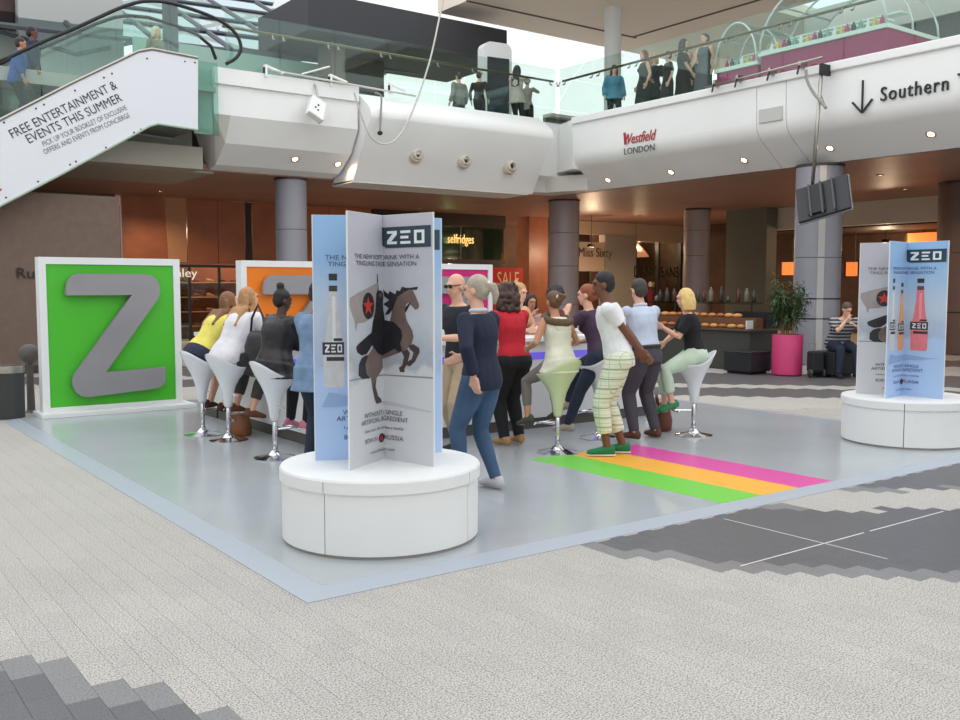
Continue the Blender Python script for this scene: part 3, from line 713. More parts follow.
# level beyond the escalator: dark band and pale slabs
struct(MB().box(-8.5, 3.0, 22.0, 22.3, 8.0, 8.9).build('fascia_dark_band', mat('maroon_band', (74, 50, 50), .6)))
struct(MB().box(-8.5, 3.0, 21.9, 22.3, 8.9, 10.2).build('fascia_pale_band', mat('pale_band', (170, 166, 160), .6)))
struct(MB().box(-8.5, 3.0, 22.3, 22.6, 5.6, 8.0).build('wall_upper_shops', mat('upper_shop_front', (150, 158, 150), .5)))
lf = thing('shopfront', 'orange lit shopfront beyond the top of the escalator', 'shopfront')
for k in range(3): MB().box(-4.6 + k * 1.25, -3.45 + k * 1.25, 22.2, 22.29, 6.4, 7.5).build('lit_panel', mat('orange_lit', (240, 160, 80), .5, emit=((255, 170, 90), .8)), lf)
MB().box(-4.8, -.8, 22.15, 22.29, 6.2, 6.4).build('sill', m_frame, lf)
# far dark wall on the upper level
struct(MB().box(22.5, 22.8, -2, 10.5, 5.6, 8.6).build('wall_upper_slate', mat('slate_cladding', (98, 102, 100), .5, var=(2, .05))))
struct(MB().box(22.4, 23.2, -2, 13, 8.6, 9.6).build('fascia_upper_pale', m_upwhite))
struct(MB().box(17.5, 30, 18.9, 19.0, 5.6, 6.9).build('wall_upper_counter', mat('olive_counter', (106, 116, 104), .5)))
struct(MB().box(17.5, 30, 18.6, 19.0, 6.9, 7.0).build('trim_counter_top', m_soff))

# information totem
tt = thing('information_totem', 'white rounded information totem with a dark screen', 'totem', (13.55, 16.3, 5.6), R(-8))
b = MB(); pr = [(-.42, 0), (.42, 0)] + [(.42 - .2 + .2 * math.cos(R(a)), 2.25 + .2 * math.sin(R(a))) for a in range(0, 91, 15)] + [(-.42 + .2 + .2 * math.cos(R(a)), 2.25 + .2 * math.sin(R(a))) for a in range(90, 181, 15)]
b.prism(pr, lambda a, c, d: (a, d, c), .18, -.18); b.build('casing', m_upwhite, tt, 40)
MB().box(-.33, .33, -.2, -.175, .55, 2.05).build('screen', mat('dark_screen', (52, 56, 68), .15), tt)

# magenta glass-canopied kiosk
kk = thing('kiosk', 'magenta counter kiosk under arched glass canopies', 'kiosk')
m_mag = mat('magenta_panel', (160, 22, 92), .4); m_can = glass_mat('canopy_glass', (222, 234, 232), .08); m_rib = mat('canopy_rib', (206, 214, 214), .3, .3)
m_bright = mat('bright_tray', (226, 236, 232), .4)
def arch(v0, v1, u, z0, h, n=12): return [(u, (v0 + v1) / 2 + (v1 - v0) / 2 * math.cos(math.pi * i / n), z0 + h * math.sin(math.pi * i / n)) for i in range(n + 1)]
for (v0, v1, u0, u1) in ((8.98, 10.1, 15.1, 16.6), (6.0, 8.9, 15.1, 16.9)):
    zt = 6.38 if v0 > 8 else 6.52
    MB().box(u0, u1, v0, v1, 5.6, zt).build('counter_panel', m_mag, kk, bevel=.02)
    MB().box(u0 - .05, u1 + .05, v0 - .03, v1 + .03, zt, zt + .08).build('counter_top', m_bright, kk)
    hh = .9 if v0 > 8 else 1.25; n = 10; us = (u0 - .05, (u0 + u1) / 2, u1 + .05)
    for ua, ub in zip(us, us[1:]):
        A, B = arch(v0, v1, ua, zt + .08, hh, n), arch(v0, v1, ub, zt + .08, hh, n)
        for i in range(1, n - 3): MB().add([A[i], A[i + 1], B[i + 1], B[i]], [(0, 1, 2, 3)]).build('canopy_pane', m_can, kk, True)
    for ua in us: MB().tube(arch(v0, v1, ua, zt + .08, hh, 16), .025, 6).build('canopy_rib', m_rib, kk, True)
    for fr in (.25, .5, .75):
        q = arch(v0, v1, 0, zt + .08, hh, 20)[int(20 * fr)]
        MB().tube([(u0 - .05, q[1], q[2]), (u1 + .05, q[1], q[2])], .018, 6).build('canopy_bar', m_rib, kk)
    for s in range(2): MB().box(u0 + .2 + s * .5, u0 + .5 + s * .5, v0 + .15, v1 - .15, zt + .22 + s * .22, zt + .25 + s * .22).build('display_shelf', m_bright, kk)
rnd = random.Random(4)
for k in range(26):
    v = 6.15 + k * .15
    if 8.75 < v < 9.1: continue
    o = MB().lathe([(.03, 0), (.045, .01), (.045, .12), (.02, .15), (.018, .19)], n=8).build('small_bottle', mat('stock_%d' % (k % 5), [(190, 60, 110), (230, 190, 80), (230, 236, 230), (120, 170, 160), (70, 60, 70)][k % 5], .4), None, loc=(15.15 + .07 * rnd.random(), v, 6.602 if v < 8.9 else 6.462))
    tag(o, '%s small %s bottle on the magenta kiosk counting away from the slate wall' % (ORD[k], ['pink', 'yellow', 'white', 'teal', 'dark'][k % 5]), 'bottle', 'bottles on the magenta kiosk')
tag(MB().box(16.2, 16.7, 12.6, 13.05, 5.6, 6.1).build('stool_cube', m_mag, None, bevel=.04), 'low magenta cube seat by the women in black', 'seat')

# ---------------------------------------------------------------- fittings on the balcony edge
fl = thing('floodlight', 'white tilted floodlight box clamped on the balcony curb', 'floodlight', onV(316, 108, 14.3), R(0))
M = Matrix.Rotation(R(28), 3, 'Y') @ Matrix.Rotation(R(-25), 3, 'X')
b = MB(); b.obox((0, 0, -.02), (.36, .16, .5), M); b.build('housing', m_white, fl, bevel=.02)
b = MB(); b.obox(M @ Vector((.19, 0, -.02)), (.03, .17, .5), M); b.build('side_rail', m_soff, fl)
b = MB()
for x, z in ((0, .03), (-.05, -.07), (.02, -.1)): b.ell(M @ Vector((x, -.082, z)), (.022, .012, .022), n=8, m=4)
b.build('bolt', m_ink, fl)
MB().tube([(.08, .05, .22), (.1, .2, .5), (.1, .35, .62)], .025, 8).build('bracket', m_steel, fl)
rg = thing('lighting_bar', 'white clamp bar lying along the curb over the floodlight', 'bar', (0, 0, 0))
MB().tube([(6.35, 14.45, 6.08), (9.9, 14.5, 5.98)], .022, 8).build('tube', m_soff, rg, True)
for u in (6.6, 8.1, 9.6):
    MB().tube([(u, 14.45, 6.05), (u - .35, 14.55, 6.18)], .03, 8).build('arm', m_white, rg)
    MB().box(u - .38, u - .33, 14.5, 14.6, 5.95, 6.2).build('clamp', m_white, rg)
    MB().box(u - .41, u - .38, 14.5, 14.55, 6.02, 6.14).build('knob', m_black, rg)
MB().tube([(7.0, 14.4, 6.08), (7.6, 14.3, 6.3)], .018, 8).build('lever', m_white, rg)
rg2 = thing('lighting_bar', 'steel clamp bar along the balcony top near the hanging screen', 'bar', (0, 0, 0))
pa, pb_ = onU(752, 85, 14.12), onU(823, 67, 14.12)
v_a, v_b = pa.y, pb_.y
MB().tube([(14.1, v_a + 1.2, 5.86), (14.1, v_b, 5.96)], .024, 8).build('tube', m_steel, rg2, True)
for v in (v_b + .5, v_b + 1.2, v_b + 2.0, v_b + 2.6):
    MB().box(14.08, 14.3, v - .03, v + .03, 5.84, 5.98).build('clamp', m_steel, rg2)
    MB().tube([(14.08, v, 5.9), (14.02, v, 5.72)], .02, 6).build('knob', m_black, rg2)
sm = thing('screen_mount', 'dark flat screen seen from behind on a hanging pole', 'screen', (0, 0, 0))
pt, pm = onU(822, 66, 14.0), onU(812, 190, 14.0)
MB().tube([pt, pm], .035, 10).build('pole', m_steel, sm, True)
MB().box(13.96, 14.235, pt.y - .035, pt.y + .035, pt.z - .16, pt.z + .04).build('clamp', m_black, sm)
Mr = Matrix.Rotation(R(-90 + 12), 3, 'Z') @ Matrix.Rotation(R(-24), 3, 'X') @ Matrix.Rotation(R(-16), 3, 'Y')
cc = onU(823, 199, 13.9)
b = MB(); b.obox(cc, (.98, .07, .74), Mr); b.build('panel_back', mat('screen_back', (44, 46, 50), .5), sm, bevel=.01)
b = MB(); b.obox(cc + Mr @ Vector((0, .045, 0)), (1.02, .03, .78), Mr); b.build('bezel', mat('screen_edge', (140, 142, 146), .4), sm)
b = MB(); b.obox(cc + Mr @ Vector((-.12, -.06, 0)), (.32, .06, .6), Mr); b.build('bracket_plate', m_black, sm)
for dx in (-.22, .0, .22): b = MB(); b.obox(cc + Mr @ Vector((dx, -.08, 0)), (.035, .05, .7), Mr); b.build('rail', mat('rail_grey', (70, 72, 76), .4), sm)
m_cab = mat('grey_cable', (150, 148, 142), .5)
def cable(label, pts, r=.014, m=None): return tag(MB().tube(pts, r, 6).build('cable', m or m_cab, None, True), label, 'cable')
cable('long pale cable looping down from the level above over the spotlights', smooth_pts([onV(x, y, 13.9) for x, y in ((446, -14), (440, 15), (430, 60), (415, 105), (400, 135), (386, 144), (374, 140), (366, 128), (358, 105), (354, 92))]), .02, mat('cable_pale', (205, 202, 194), .5))
cable('short grey cable dropping from the curb to the sloping panel', smooth_pts([onV(x, y, 14.08) for x, y in ((375, 93), (381, 96), (381, 110), (380, 131))]), .022)
tag(MB().ell(onV(380, 133, 14.1), (.06, .06, .05)).build('cable_plug', m_ink, None, True), 'black plug where the short cable enters the panel', 'plug')
cable('bundled cable hanging from the balcony top beside the screen pole', smooth_pts([onU(x, y, 13.95) for x, y in ((806, 70), (807, 80), (813, 92), (822, 103), (826, 108))]), .03)
cable('thin cable looping behind the screen pole', smooth_pts([onU(x, y, 14.05) for x, y in ((820, 75), (819, 88), (823, 100), (826, 108))]), .012)
# ================================================================ PROMOTION PLATFORM
PW, PD, PH = 8.15, 9.0, .014
pf = thing('platform', 'large low grey promotional platform with sloped pale edges', 'platform')
m_deck = mat('platform_deck', (170, 176, 180), .25, var=(1.2, .05), coat=.15)
m_edge = mat('platform_edge', (168, 176, 186), .35)
EB = .18
sheets_u = [EB, 2.1, 4.08, 6.05, PW - EB]; sheets_v = [EB, 3.1, 6.0, PD - EB]
for a, c in zip(sheets_u, sheets_u[1:]):
    for e, g in zip(sheets_v, sheets_v[1:]):
        MB().box(a + .0006, c - .0006, e + .0006, g - .0006, 0, PH).build('deck_sheet', m_deck, pf)
c = [(0, 0), (PW, 0), (PW, PD), (0, PD)]; i_ = [(EB, EB), (PW - EB, EB), (PW - EB, PD - EB), (EB, PD - EB)]
for k in range(4):
    (a, b0), (a2, b2_) = c[k], c[(k + 1) % 4]; (e, f), (e2, f2) = i_[k], i_[(k + 1) % 4]
    MB().add([(a, b0, .004), (a2, b2_, .004), (e2, f2, PH), (e, f, PH), (a, b0, -.004), (a2, b2_, -.004), (e2, f2, -.004), (e, f, -.004)],
             [(0, 1, 2, 3), (0, 4, 5, 1), (1, 5, 6, 2), (3, 2, 6, 7), (0, 3, 7, 4)]).build('edge_ramp', m_edge, pf)
for k, (cname, rgb) in enumerate((('bright green', (112, 204, 68)), ('orange yellow', (246, 178, 62)), ('magenta pink', (216, 76, 160)))):
    u0 = 3.43 + k * .46
    o = MB().box(u0, u0 + .46, EB, 2.42, PH - .002, PH + .0005).build('floor_stripe', mat('stripe_%d' % k, rgb, .35), pf); o['label'] = cname + ' floor stripe'

# ================================================================ LETTER BOARDS
m_bwhite = mat('board_white', (228, 230, 230), .5)
m_alu = mat('letter_aluminium', (150, 150, 154), .42, .35, var=(1.0, .05))
def z_outline(w, h):
    """rounded Z with a square cut top-left end and bottom-right end, as (x, z) outline"""
    q = [(193, 216), (193, 196), (197, 176), (206, 162), (220, 152), (236, 150), (430, 150), (450, 154), (466, 166), (475, 184), (477, 206), (470, 228), (302, 456), (488, 449), (488, 486), (483, 502), (472, 512), (458, 516),
         (246, 530), (228, 526), (213, 514), (205, 498), (203, 480), (206, 462), (388, 216)]
    return [((x - 193) / 295 * w, (530 - y) / 380 * h) for x, y in q][::-1]
def letter_board(label, u0, u1, rgb, key):
    t = thing('letter_board', label, 'sign board', ((u0 + u1) / 2, 8.2, PH)); w = u1 - u0; h = 1.95
    MB().box(-w / 2 - .06, w / 2 + .12, -.28, .22, 0, .055).build('base_plate', m_bwhite, t, bevel=.006)
    MB().box(-w / 2, w / 2, -.02, .1, .055, h).build('backing', m_bwhite, t)
    f = .085
    for n, q in (('frame_bar', (-w / 2, -w / 2 + f, .055, h)), ('frame_bar', (w / 2 - f, w / 2, .055, h)), ('frame_bar', (-w / 2 + f, w / 2 - f, h - f, h)), ('frame_bar', (-w / 2 + f, w / 2 - f, .055, .055 + f * .6))):
        MB().box(q[0], q[1], -.075, -.02, q[2], q[3]).build(n, m_bwhite, t)
    MB().box(-w / 2 + f, w / 2 - f, -.05, -.02, .1, h - f).build('colour_panel', mat('board_' + key, rgb, .35), t)
    zw, zh = w * .69, 1.53
    out = [(x - zw / 2 + .02, z + .22) for x, z in z_outline(zw, zh)]
    MB().prism(out, lambda a, b, d: (a, d, b), -.16, -.085).build('letter', m_alu, t)
    MB().prism(out, lambda a, b, d: (a, d, b), -.168, -.16).build('letter_face', mat('letter_face', (148, 146, 150), .5, .25, var=(1.4, .06)), t)
    for x, z in ((-.3, 1.6), (.3, .45)): MB().tube([(x, -.086, z), (x, -.05, z)], .03, 8).build('spacer', m_alu, t)
    return t
letter_board('tall white-framed bright green board with a grey metal letter', .44, 2.16, (74, 186, 44), 'green')
letter_board('tall white-framed orange board with a grey metal letter', 3.0, 4.72, (240, 128, 24), 'orange')
letter_board('tall white-framed magenta board with a grey metal letter', 5.6, 7.31, (212, 26, 120), 'pink')

# ================================================================ PLINTHS
m_pl = mat('plinth_white', (232, 233, 232), .5, var=(3, .015))
def plinth(label, x, y):
    t = thing('plinth', label, 'plinth', (x, y, PH)); r = .625
    for k in range(4):          # quarter drum sheets with a fine joint
        a0, a1 = k * 90 + 4.3 + 24, (k + 1) * 90 + 3.7 + 24; n = 14
        for nm, rr, z0, z1 in (('drum_sheet', r, .02, .385), ('lid_sheet', r + .013, .385, .455)):
            b = MB(); ang = [R(a0 + (a1 - a0) * i / n) for i in range(n + 1)]
            vs = [(q * math.cos(a), q * math.sin(a), z) for q, z in ((rr, z0), (rr, z1), (rr - .03, z1), (rr - .03, z0)) for a in ang]; m = n + 1
            fs = [(j * m + i, j * m + i + 1, ((j + 1) % 4) * m + i + 1, ((j + 1) % 4) * m + i) for j in range(4) for i in range(n)] + [(0, m, 2 * m, 3 * m), (n, n + 3 * m, n + 2 * m, n + m)]
            b.add(vs, fs).build(nm, m_pl, t, 40)
    MB().lathe([(r - .01, 0), (r - .01, .02), (r - .05, .02)], n=48).build('base_ring', mat('plinth_skirt', (150, 146, 140), .5), t, 40)
    MB().lathe([(r - .04, .02), (r - .04, .4)], n=32).build('core', mat('plinth_core', (150, 150, 150), .8), t)
    MB().lathe([(r + .004, .445), (r + .013, .452), (r + .006, .466), (r - .02, .47)], n=56).build('top_disc', m_pl, t, 35)
    return t
plinth('white round drum plinth under the horse-and-rider poster stand', .98, .935)
plinth('white round drum plinth under the three-bottle poster stand', 7.26, .95)

# ================================================================ FIVE-WINGED POSTER STANDS
m_ptop = mat('poster_navy', (40, 62, 76), .5); m_pink_ = mat('poster_ink', (62, 62, 74), .5)
m_pink2 = mat('poster_blue_ink', (66, 84, 128), .5)
def sky_mat(name, top, mid, low, snow):
    """printed photograph backdrop: the printed sky, mountains and snow are ink on the poster"""
    m = mat(name, mid, .5); nt = m.node_tree; b = nt.nodes['Principled BSDF']
    tc = nt.nodes.new('ShaderNodeTexCoord'); sp = nt.nodes.new('ShaderNodeSeparateXYZ'); nt.links.new(tc.outputs['Object'], sp.inputs[0])
    nz = nt.nodes.new('ShaderNodeTexNoise'); nz.inputs['Scale'].default_value = 5; nz.inputs['Detail'].default_value = 6; nt.links.new(tc.outputs['Object'], nz.inputs['Vector'])
    ad = nt.nodes.new('ShaderNodeMath'); ad.operation = 'MULTIPLY_ADD'; ad.inputs[1].default_value = .30; nt.links.new(nz.outputs['Fac'], ad.inputs[0])
    dv = nt.nodes.new('ShaderNodeMath'); dv.operation = 'DIVIDE'; dv.inputs[1].default_value = 1.62; nt.links.new(sp.outputs['Z'], dv.inputs[0]); nt.links.new(dv.outputs[0], ad.inputs[2])
    rp = nt.nodes.new('ShaderNodeValToRGB'); nt.links.new(ad.outputs[0], rp.inputs[0]); e = rp.color_ramp.elements
    e[0].position = .1; e[0].color = (*lin(snow), 1); e[1].position = 1.0; e[1].color = (*lin(top), 1)
    for p, cc in ((.50, snow), (.54, low), (.72, mid)): q = e.new(p); q.color = (*lin(cc), 1)
    nt.links.new(rp.outputs[0], b.inputs['Base Color'])
    return m
m_bgH = sky_mat('poster_snow_horse', (186, 186, 196), (196, 202, 210), (168, 176, 186), (204, 206, 210))
m_bgB = sky_mat('poster_snow_bottle', (150, 188, 226), (190, 206, 222), (172, 188, 212), (176, 202, 236))
FA = {'A': 211, 'B': 284, 'E': 358, 'F': 432, 'D': 512}
PL, PT, PHT = .44, .004, 1.57
def clip_tri(tri, sgn):
    out = []
    for i in range(3):
        p, q = tri[i], tri[(i + 1) % 3]
        a, b = p[0] * sgn, q[0] * sgn
        if a >= 0: out.append(p)
        if (a > 0 > b) or (a < 0 < b):
            t = a / (a - b); out.append((0.0, p[1] + (q[1] - p[1]) * t))
    return out
class Face:
    """a folded printed sheet between wings at angles a and b; art in (s right, t down), both 0..1"""
    def __init__(s, parent, a, b): s.p = parent; s.a, s.b = R(a), R(b); s.layer = 0
    def pt(s, u, z, off):
        o = PT + .0004 + off
        if u <= 0: d = Vector((math.cos(s.a), math.sin(s.a), 0)); n = Vector((-d.y, d.x, 0))
        else: d = Vector((math.cos(s.b), math.sin(s.b), 0)); n = Vector((d.y, -d.x, 0))
        return d * max(abs(u), o * 1.2) + n * o + Vector((0, 0, z))
    def uz(s, x, y): return (x * 2 - 1) * PL, (1 - y) * PHT
    def tris(s, pts, tri, name, m):
        off = .00018 * s.layer; s.layer += 1; b = MB(); uz = [s.uz(*p) for p in pts]
        for t in tri:
            T = [uz[i] for i in t]
            for sg in (-1, 1):
                c = clip_tri(T, sg)
                if len(c) >= 3:
                    vs = [s.pt(u if abs(u) > 1e-9 else sg * 1e-9, z, off) for u, z in c]
                    b.add(vs, [tuple(range(len(vs)))])
        return b.build(name, m, s.par)
    def polys(s, polys, name, m):
        P, T = [], []
        for poly in polys:
            o = len(P); P += poly
            T += [tuple(o + i for i in t) for t in tessellate_polygon([[Vector((x, y, 0)) for x, y in poly]])]
        return s.tris(P, T, name, m)
    def text(s, string, x, y, w, h, m):
        P, T = lettering(string, w, h); return s.tris([(x + px, y - py) for px, py in P], T, 'lettering', m)
    def start(s, m):
        b = MB(); n = 6
        for u0, u1 in ((-PL, -PT), (PT, PL)):
            for k in range(1):
                b.add([s.pt(u0, 0, 0), s.pt(u1, 0, 0), s.pt(u1, PHT, 0), s.pt(u0, PHT, 0)], [(0, 1, 2, 3)])
        s.par = b.build('poster', m, s.p); s.layer = 1
def rect(x0, x1, y0, y1): return [(x0, y0), (x1, y0), (x1, y1), (x0, y1)]
def oval(cx, cy, rx, ry, n=16): return [(cx + rx * math.cos(2 * math.pi * i / n), cy + ry * math.sin(2 * math.pi * i / n)) for i in range(n)]
m_logo = mat('logo_white', (228, 232, 232), .5)
def zeo(F, x0, x1, y0, y1, m=None):
    w, h = x1 - x0, y1 - y0; lw = w * .27; k = h * .2; g = (w - 3 * lw) / 2; m = m or m_logo; P = []
    P += [[(x0, y0), (x0 + lw, y0), (x0 + lw, y0 + k * 1.4), (x0 + lw * .42, y1 - k), (x0 + lw, y1 - k), (x0 + lw, y1), (x0, y1), (x0, y1 - k * 1.3), (x0 + lw * .56, y0 + k), (x0, y0 + k)]]
    e = x0 + lw + g
    P += [rect(e, e + lw, y0, y0 + k), rect(e, e + lw * .8, y0 + h * .4, y0 + h * .6), rect(e, e + lw, y1 - k, y1)]
    o = e + lw + g; sx = lw * .26
    P += [rect(o, o + lw, y0, y0 + k), rect(o, o + lw, y1 - k, y1), rect(o, o + sx, y0 + k, y1 - k), rect(o + lw - sx, o + lw, y0 + k, y1 - k)]
    F.polys(P, 'brand_letters', m)
def poster_text(F, ink):
    F.polys([[(.48, .048), (.985, .048), (.985, .132), (.55, .132), (.505, .122), (.485, .105)]], 'logo_block', m_ptop)
    zeo(F, .555, .925, .064, .117)
    F.text('THE NEW SOFT DRINK WITH A', .085, .178, .79, .018, ink); F.text('TINGLING TASTE SENSATION', .105, .205, .74, .018, ink)
    F.text('WITHOUT A SINGLE', .20, .812, .50, .019, ink); F.text('ARTIFICIAL INGREDIENT', .155, .838, .60, .019, ink)
    F.text('Less than 60 calories a bottle', .21, .871, .50, .012, ink)
    F.text('BORN IN', .21, .915, .17, .018, ink); F.text('RUSSIA', .51, .915, .20, .018, ink)
    F.polys([oval(.445, .908, .042, .019)], 'emblem', m_ink); F.polys([oval(.445, .908, .026, .012)], 'emblem_centre', m_red)
    F.text('www.drinkzeo.com', .28, .962, .34, .012, ink)
def Hp(x, y): return ((x - 45) / 395, (270 + y / 4.8 - 209) / 257)
def hp(L): return [Hp(x, y) for x, y in L]
m_horse = mat('printed_horse', (112, 96, 90), .5, var=(9, .25)); m_hdark = mat('printed_dark', (44, 42, 48), .5, var=(12, .3))
m_flag = mat('printed_flag', (160, 152, 150), .5, var=(8, .1)); m_star = mat('printed_star', (200, 62, 46), .5)
m_snowline = mat('printed_snow_edge', (132, 138, 148), .5); m_hleg = mat('printed_leg', (74, 62, 60), .5)
def horse_art(F):
    F.polys([hp([(46, 505), (140, 503), (260, 506), (438, 500), (438, 509), (240, 513), (46, 512)])], 'printed_horizon', m_snowline)
    F.polys([hp([(185, 645), (260, 640), (430, 668), (435, 678), (250, 662)])], 'printed_track', mat('printed_track', (186, 188, 194), .5))
    F.polys([hp([(203, 0), (208, 0), (214, 90), (204, 90)])], 'printed_pole', m_hdark)
    F.polys([hp([(210, 40), (150, 68), (95, 92), (52, 116), (50, 150), (62, 195), (76, 228), (80, 262), (85, 276), (90, 240), (130, 236), (190, 208), (200, 160), (206, 90)])], 'printed_flag', m_flag)
    F.polys([oval(*Hp(153, 156), 34 / 395, 66 / 4.8 / 257)], 'printed_disc', m_hdark)
    cx, cy = Hp(153, 158); st = []
    for i in range(10):
        rr = 1 if i % 2 == 0 else .42; a = R(-90 + 36 * i); st.append((cx + math.cos(a) * rr * 30 / 395, cy + math.sin(a) * rr * 50 / 4.8 / 257))
    F.polys([st], 'printed_star', m_star)
    F.polys([hp([(345, 66), (362, 72), (374, 105), (388, 150), (386, 168), (374, 176), (362, 160), (348, 140), (338, 150), (334, 190), (340, 230), (360, 275), (366, 310), (358, 345), (340, 372), (310, 392), (262, 418), (232, 430), (236, 470), (214, 500), (196, 520), (190, 560), (205, 612), (222, 628), (226, 645), (196, 648), (186, 625), (168, 545), (164, 512), (140, 490), (132, 440), (152, 395), (190, 350), (250, 300), (272, 240), (284, 170), (300, 120), (322, 85)])], 'printed_horse', m_horse)
    for leg_ in [hp([(345, 352), (366, 345), (388, 362), (390, 382), (372, 430), (352, 456), (338, 452), (344, 432), (358, 420), (366, 386), (352, 372)]),
             hp([(318, 385), (344, 372), (352, 392), (342, 440), (330, 470), (330, 488), (312, 488), (308, 468), (322, 452), (328, 410)]),
             hp([(196, 520), (190, 560), (205, 612), (222, 628), (226, 646), (194, 649), (184, 622), (170, 560)])]: F.polys([leg_], 'printed_leg', m_hleg)
    for hair_ in [hp([(150, 398), (132, 398), (110, 410), (96, 440), (94, 492), (118, 512), (160, 514), (138, 488), (132, 440)]),
             hp([(322, 62), (345, 70), (385, 62), (380, 78), (350, 76), (330, 90), (305, 112), (292, 150), (284, 178), (270, 200), (252, 205), (268, 170), (246, 150), (270, 130), (250, 110), (244, 76), (268, 100), (272, 84), (296, 100), (300, 80), (314, 84)])]: F.polys([hair_], 'printed_hair', m_hdark)
    F.polys([hp([(206, 82), (224, 80), (238, 96), (240, 120), (236, 150), (250, 200), (252, 230), (290, 240), (318, 275), (322, 310), (314, 345), (322, 380), (306, 388), (292, 372), (262, 395), (232, 408), (205, 396), (188, 372), (170, 350), (158, 370), (140, 392), (112, 396), (88, 378), (82, 352), (96, 338), (150, 300), (168, 290), (176, 240), (190, 190), (196, 130), (198, 98)])], 'printed_rider', mat('printed_cloak', (40, 38, 44), .5, var=(10, .35)))
    F.polys([oval(*Hp(222, 104), 9 / 395, 11 / 4.8 / 257, 10)], 'printed_face', mat('printed_face', (120, 92, 80), .5))
    F.polys([hp([(334, 168), (352, 140), (356, 142), (346, 168), (336, 190), (334, 186)])], 'printed_bridle', m_ink)
def bottle_art(F):
    for cx, w, y0, body, cap in ((.14, .15, .235, (206, 208, 206), (58, 70, 52)), (.385, .17, .262, (232, 166, 104), (90, 84, 66)), (.69, .21, .235, (226, 128, 136), (120, 70, 78))):
        h = .70 - y0; k = str(cx); B = lambda f: y0 + h * f
        F.polys([[(cx - w * .2, B(.15)), (cx + w * .2, B(.15)), (cx + w * .24, B(.3)), (cx + w * .34, B(.5)), (cx + w * .5, B(.68)), (cx + w * .5, B(.97)), (cx + w * .42, B(1.0)), (cx - w * .42, B(1.0)), (cx - w * .5, B(.97)), (cx - w * .5, B(.68)), (cx - w * .34, B(.5)), (cx - w * .24, B(.3))]], 'printed_bottle', mat('printed_glass' + k, body, .5, var=(20, .08)))
        F.polys([rect(cx - w * .05, cx + w * .1, B(.2), B(.6))], 'printed_shine', mat('printed_shine' + k, tuple(min(255, v + 24) for v in body), .5))
        F.polys([rect(cx - w * .2, cx + w * .2, B(0), B(.06)), rect(cx - w * .2, cx + w * .2, B(.105), B(.155))], 'printed_cap', mat('printed_cap', (52, 48, 50), .5))
        F.polys([rect(cx - w * .2, cx + w * .2, B(.115), B(.145))], 'printed_neck_band', mat('printed_band' + k, cap, .5))
        F.polys([rect(cx - w * .54, cx + w * .5, B(.6), B(.71)), rect(cx - w * .35, cx + w * .5, B(.73), B(.765)), rect(cx - .0 * w, cx + w * .42, B(.565), B(.59))], 'printed_label', mat('printed_label', (56, 52, 56), .5))
        zeo(F, cx - w * .42, cx + w * .4, B(.62), B(.69))
    F.polys([[(.05, .78), (.1, .72), (.3, .74), (.5, .73), (.8, .745), (.95, .74), (.7, .76), (.4, .77)]], 'printed_shadow', mat('printed_snow_shadow', (150, 176, 214), .5))
def poster_stand(label, x, y, ang, arts):
    t = thing('poster_stand', label, 'poster stand', (x, y, PH + .47))
    names = ['A', 'B', 'E', 'F', 'D']
    for n in names:
        a = R(ang[n]); d = Vector((math.cos(a), math.sin(a), 0)); M = Matrix((d, Vector((-d.y, d.x, 0)), Vector((0, 0, 1)))).transposed()
        b = MB(); b.obox(d * (PL / 2 + .003) + Vector((0, 0, PHT / 2 + .001)), (PL + .006, PT * 2, PHT + .002), M); b.build('wing_board', m_bwhite, t)
    order = ['A', 'B', 'E', 'F', 'D', 'A']
    for i in range(5):
        a, b = ang[order[i]], ang[order[i + 1]]
        if b < a: b += 360
        F = Face(t, a, b)
        if arts[i] == 'H': F.start(m_bgH); horse_art(F); poster_text(F, m_pink_)
        else: F.start(m_bgB); bottle_art(F); poster_text(F, m_pink2)
    return t
poster_stand('five-winged poster stand showing a rider with a flag on a rearing horse', 1.045, 1.0, FA, 'HBHBB')
FA2 = {'A': 189, 'B': 268, 'E': 338, 'F': 410, 'D': 482}
poster_stand('five-winged poster stand showing three drink bottles in front', 7.23, .985, FA2, 'BHBHH')

# ================================================================ BAR COUNTER
bc_ = thing('bar_counter', 'square white bar counter with a purple band and dark kickboard', 'counter', (0, 0, PH))
m_bar = mat('bar_white', (222, 222, 224), .35); m_kick = mat('kick_dark', (86, 82, 78), .5); m_purple = mat('purple_band', (120, 104, 226), .4, emit=((120, 100, 255), .25))
U0, U1, V0, V1, TH_ = 2.08, 6.5, 3.85, 7.2, .45
secs = [(U0, U1, V0, V0 + TH_), (U0, U1, V1 - TH_, V1), (U0, U0 + TH_, V0 + TH_, V1 - TH_), (U1 - TH_, U1, V0 + TH_, V1 - TH_)]
for (a, c, e, g) in secs:
    MB().box(a + .03, c - .03, e + .03, g - .03, 0, .12).build('kickboard', m_kick, bc_)
    MB().box(a, c, e, g, .12, .98).build('front_panel', m_bar, bc_, bevel=.006)
    o = .06
    MB().box(a - (o if a == U0 else 0), c + (o if c == U1 else 0), e - (o if e == V0 else 0), g + (o if g == V1 else 0), .98, 1.03).build('countertop', mat('bar_top', (236, 236, 236), .25), bc_, bevel=.008)
MB().box(U0 - .004, U1 + .004, V0 - .006, V0, .78, .86).build('purple_band', m_purple, bc_)
MB().box(U0 - .006, U0, V0, V1, .78, .86).build('purple_band', m_purple, bc_)
for k in range(1, 6): MB().box(U0 + k * .75 - .003, U0 + k * .75 + .003, V0 - .002, V0 + .01, .13, .77).build('panel_joint', m_kick, bc_)
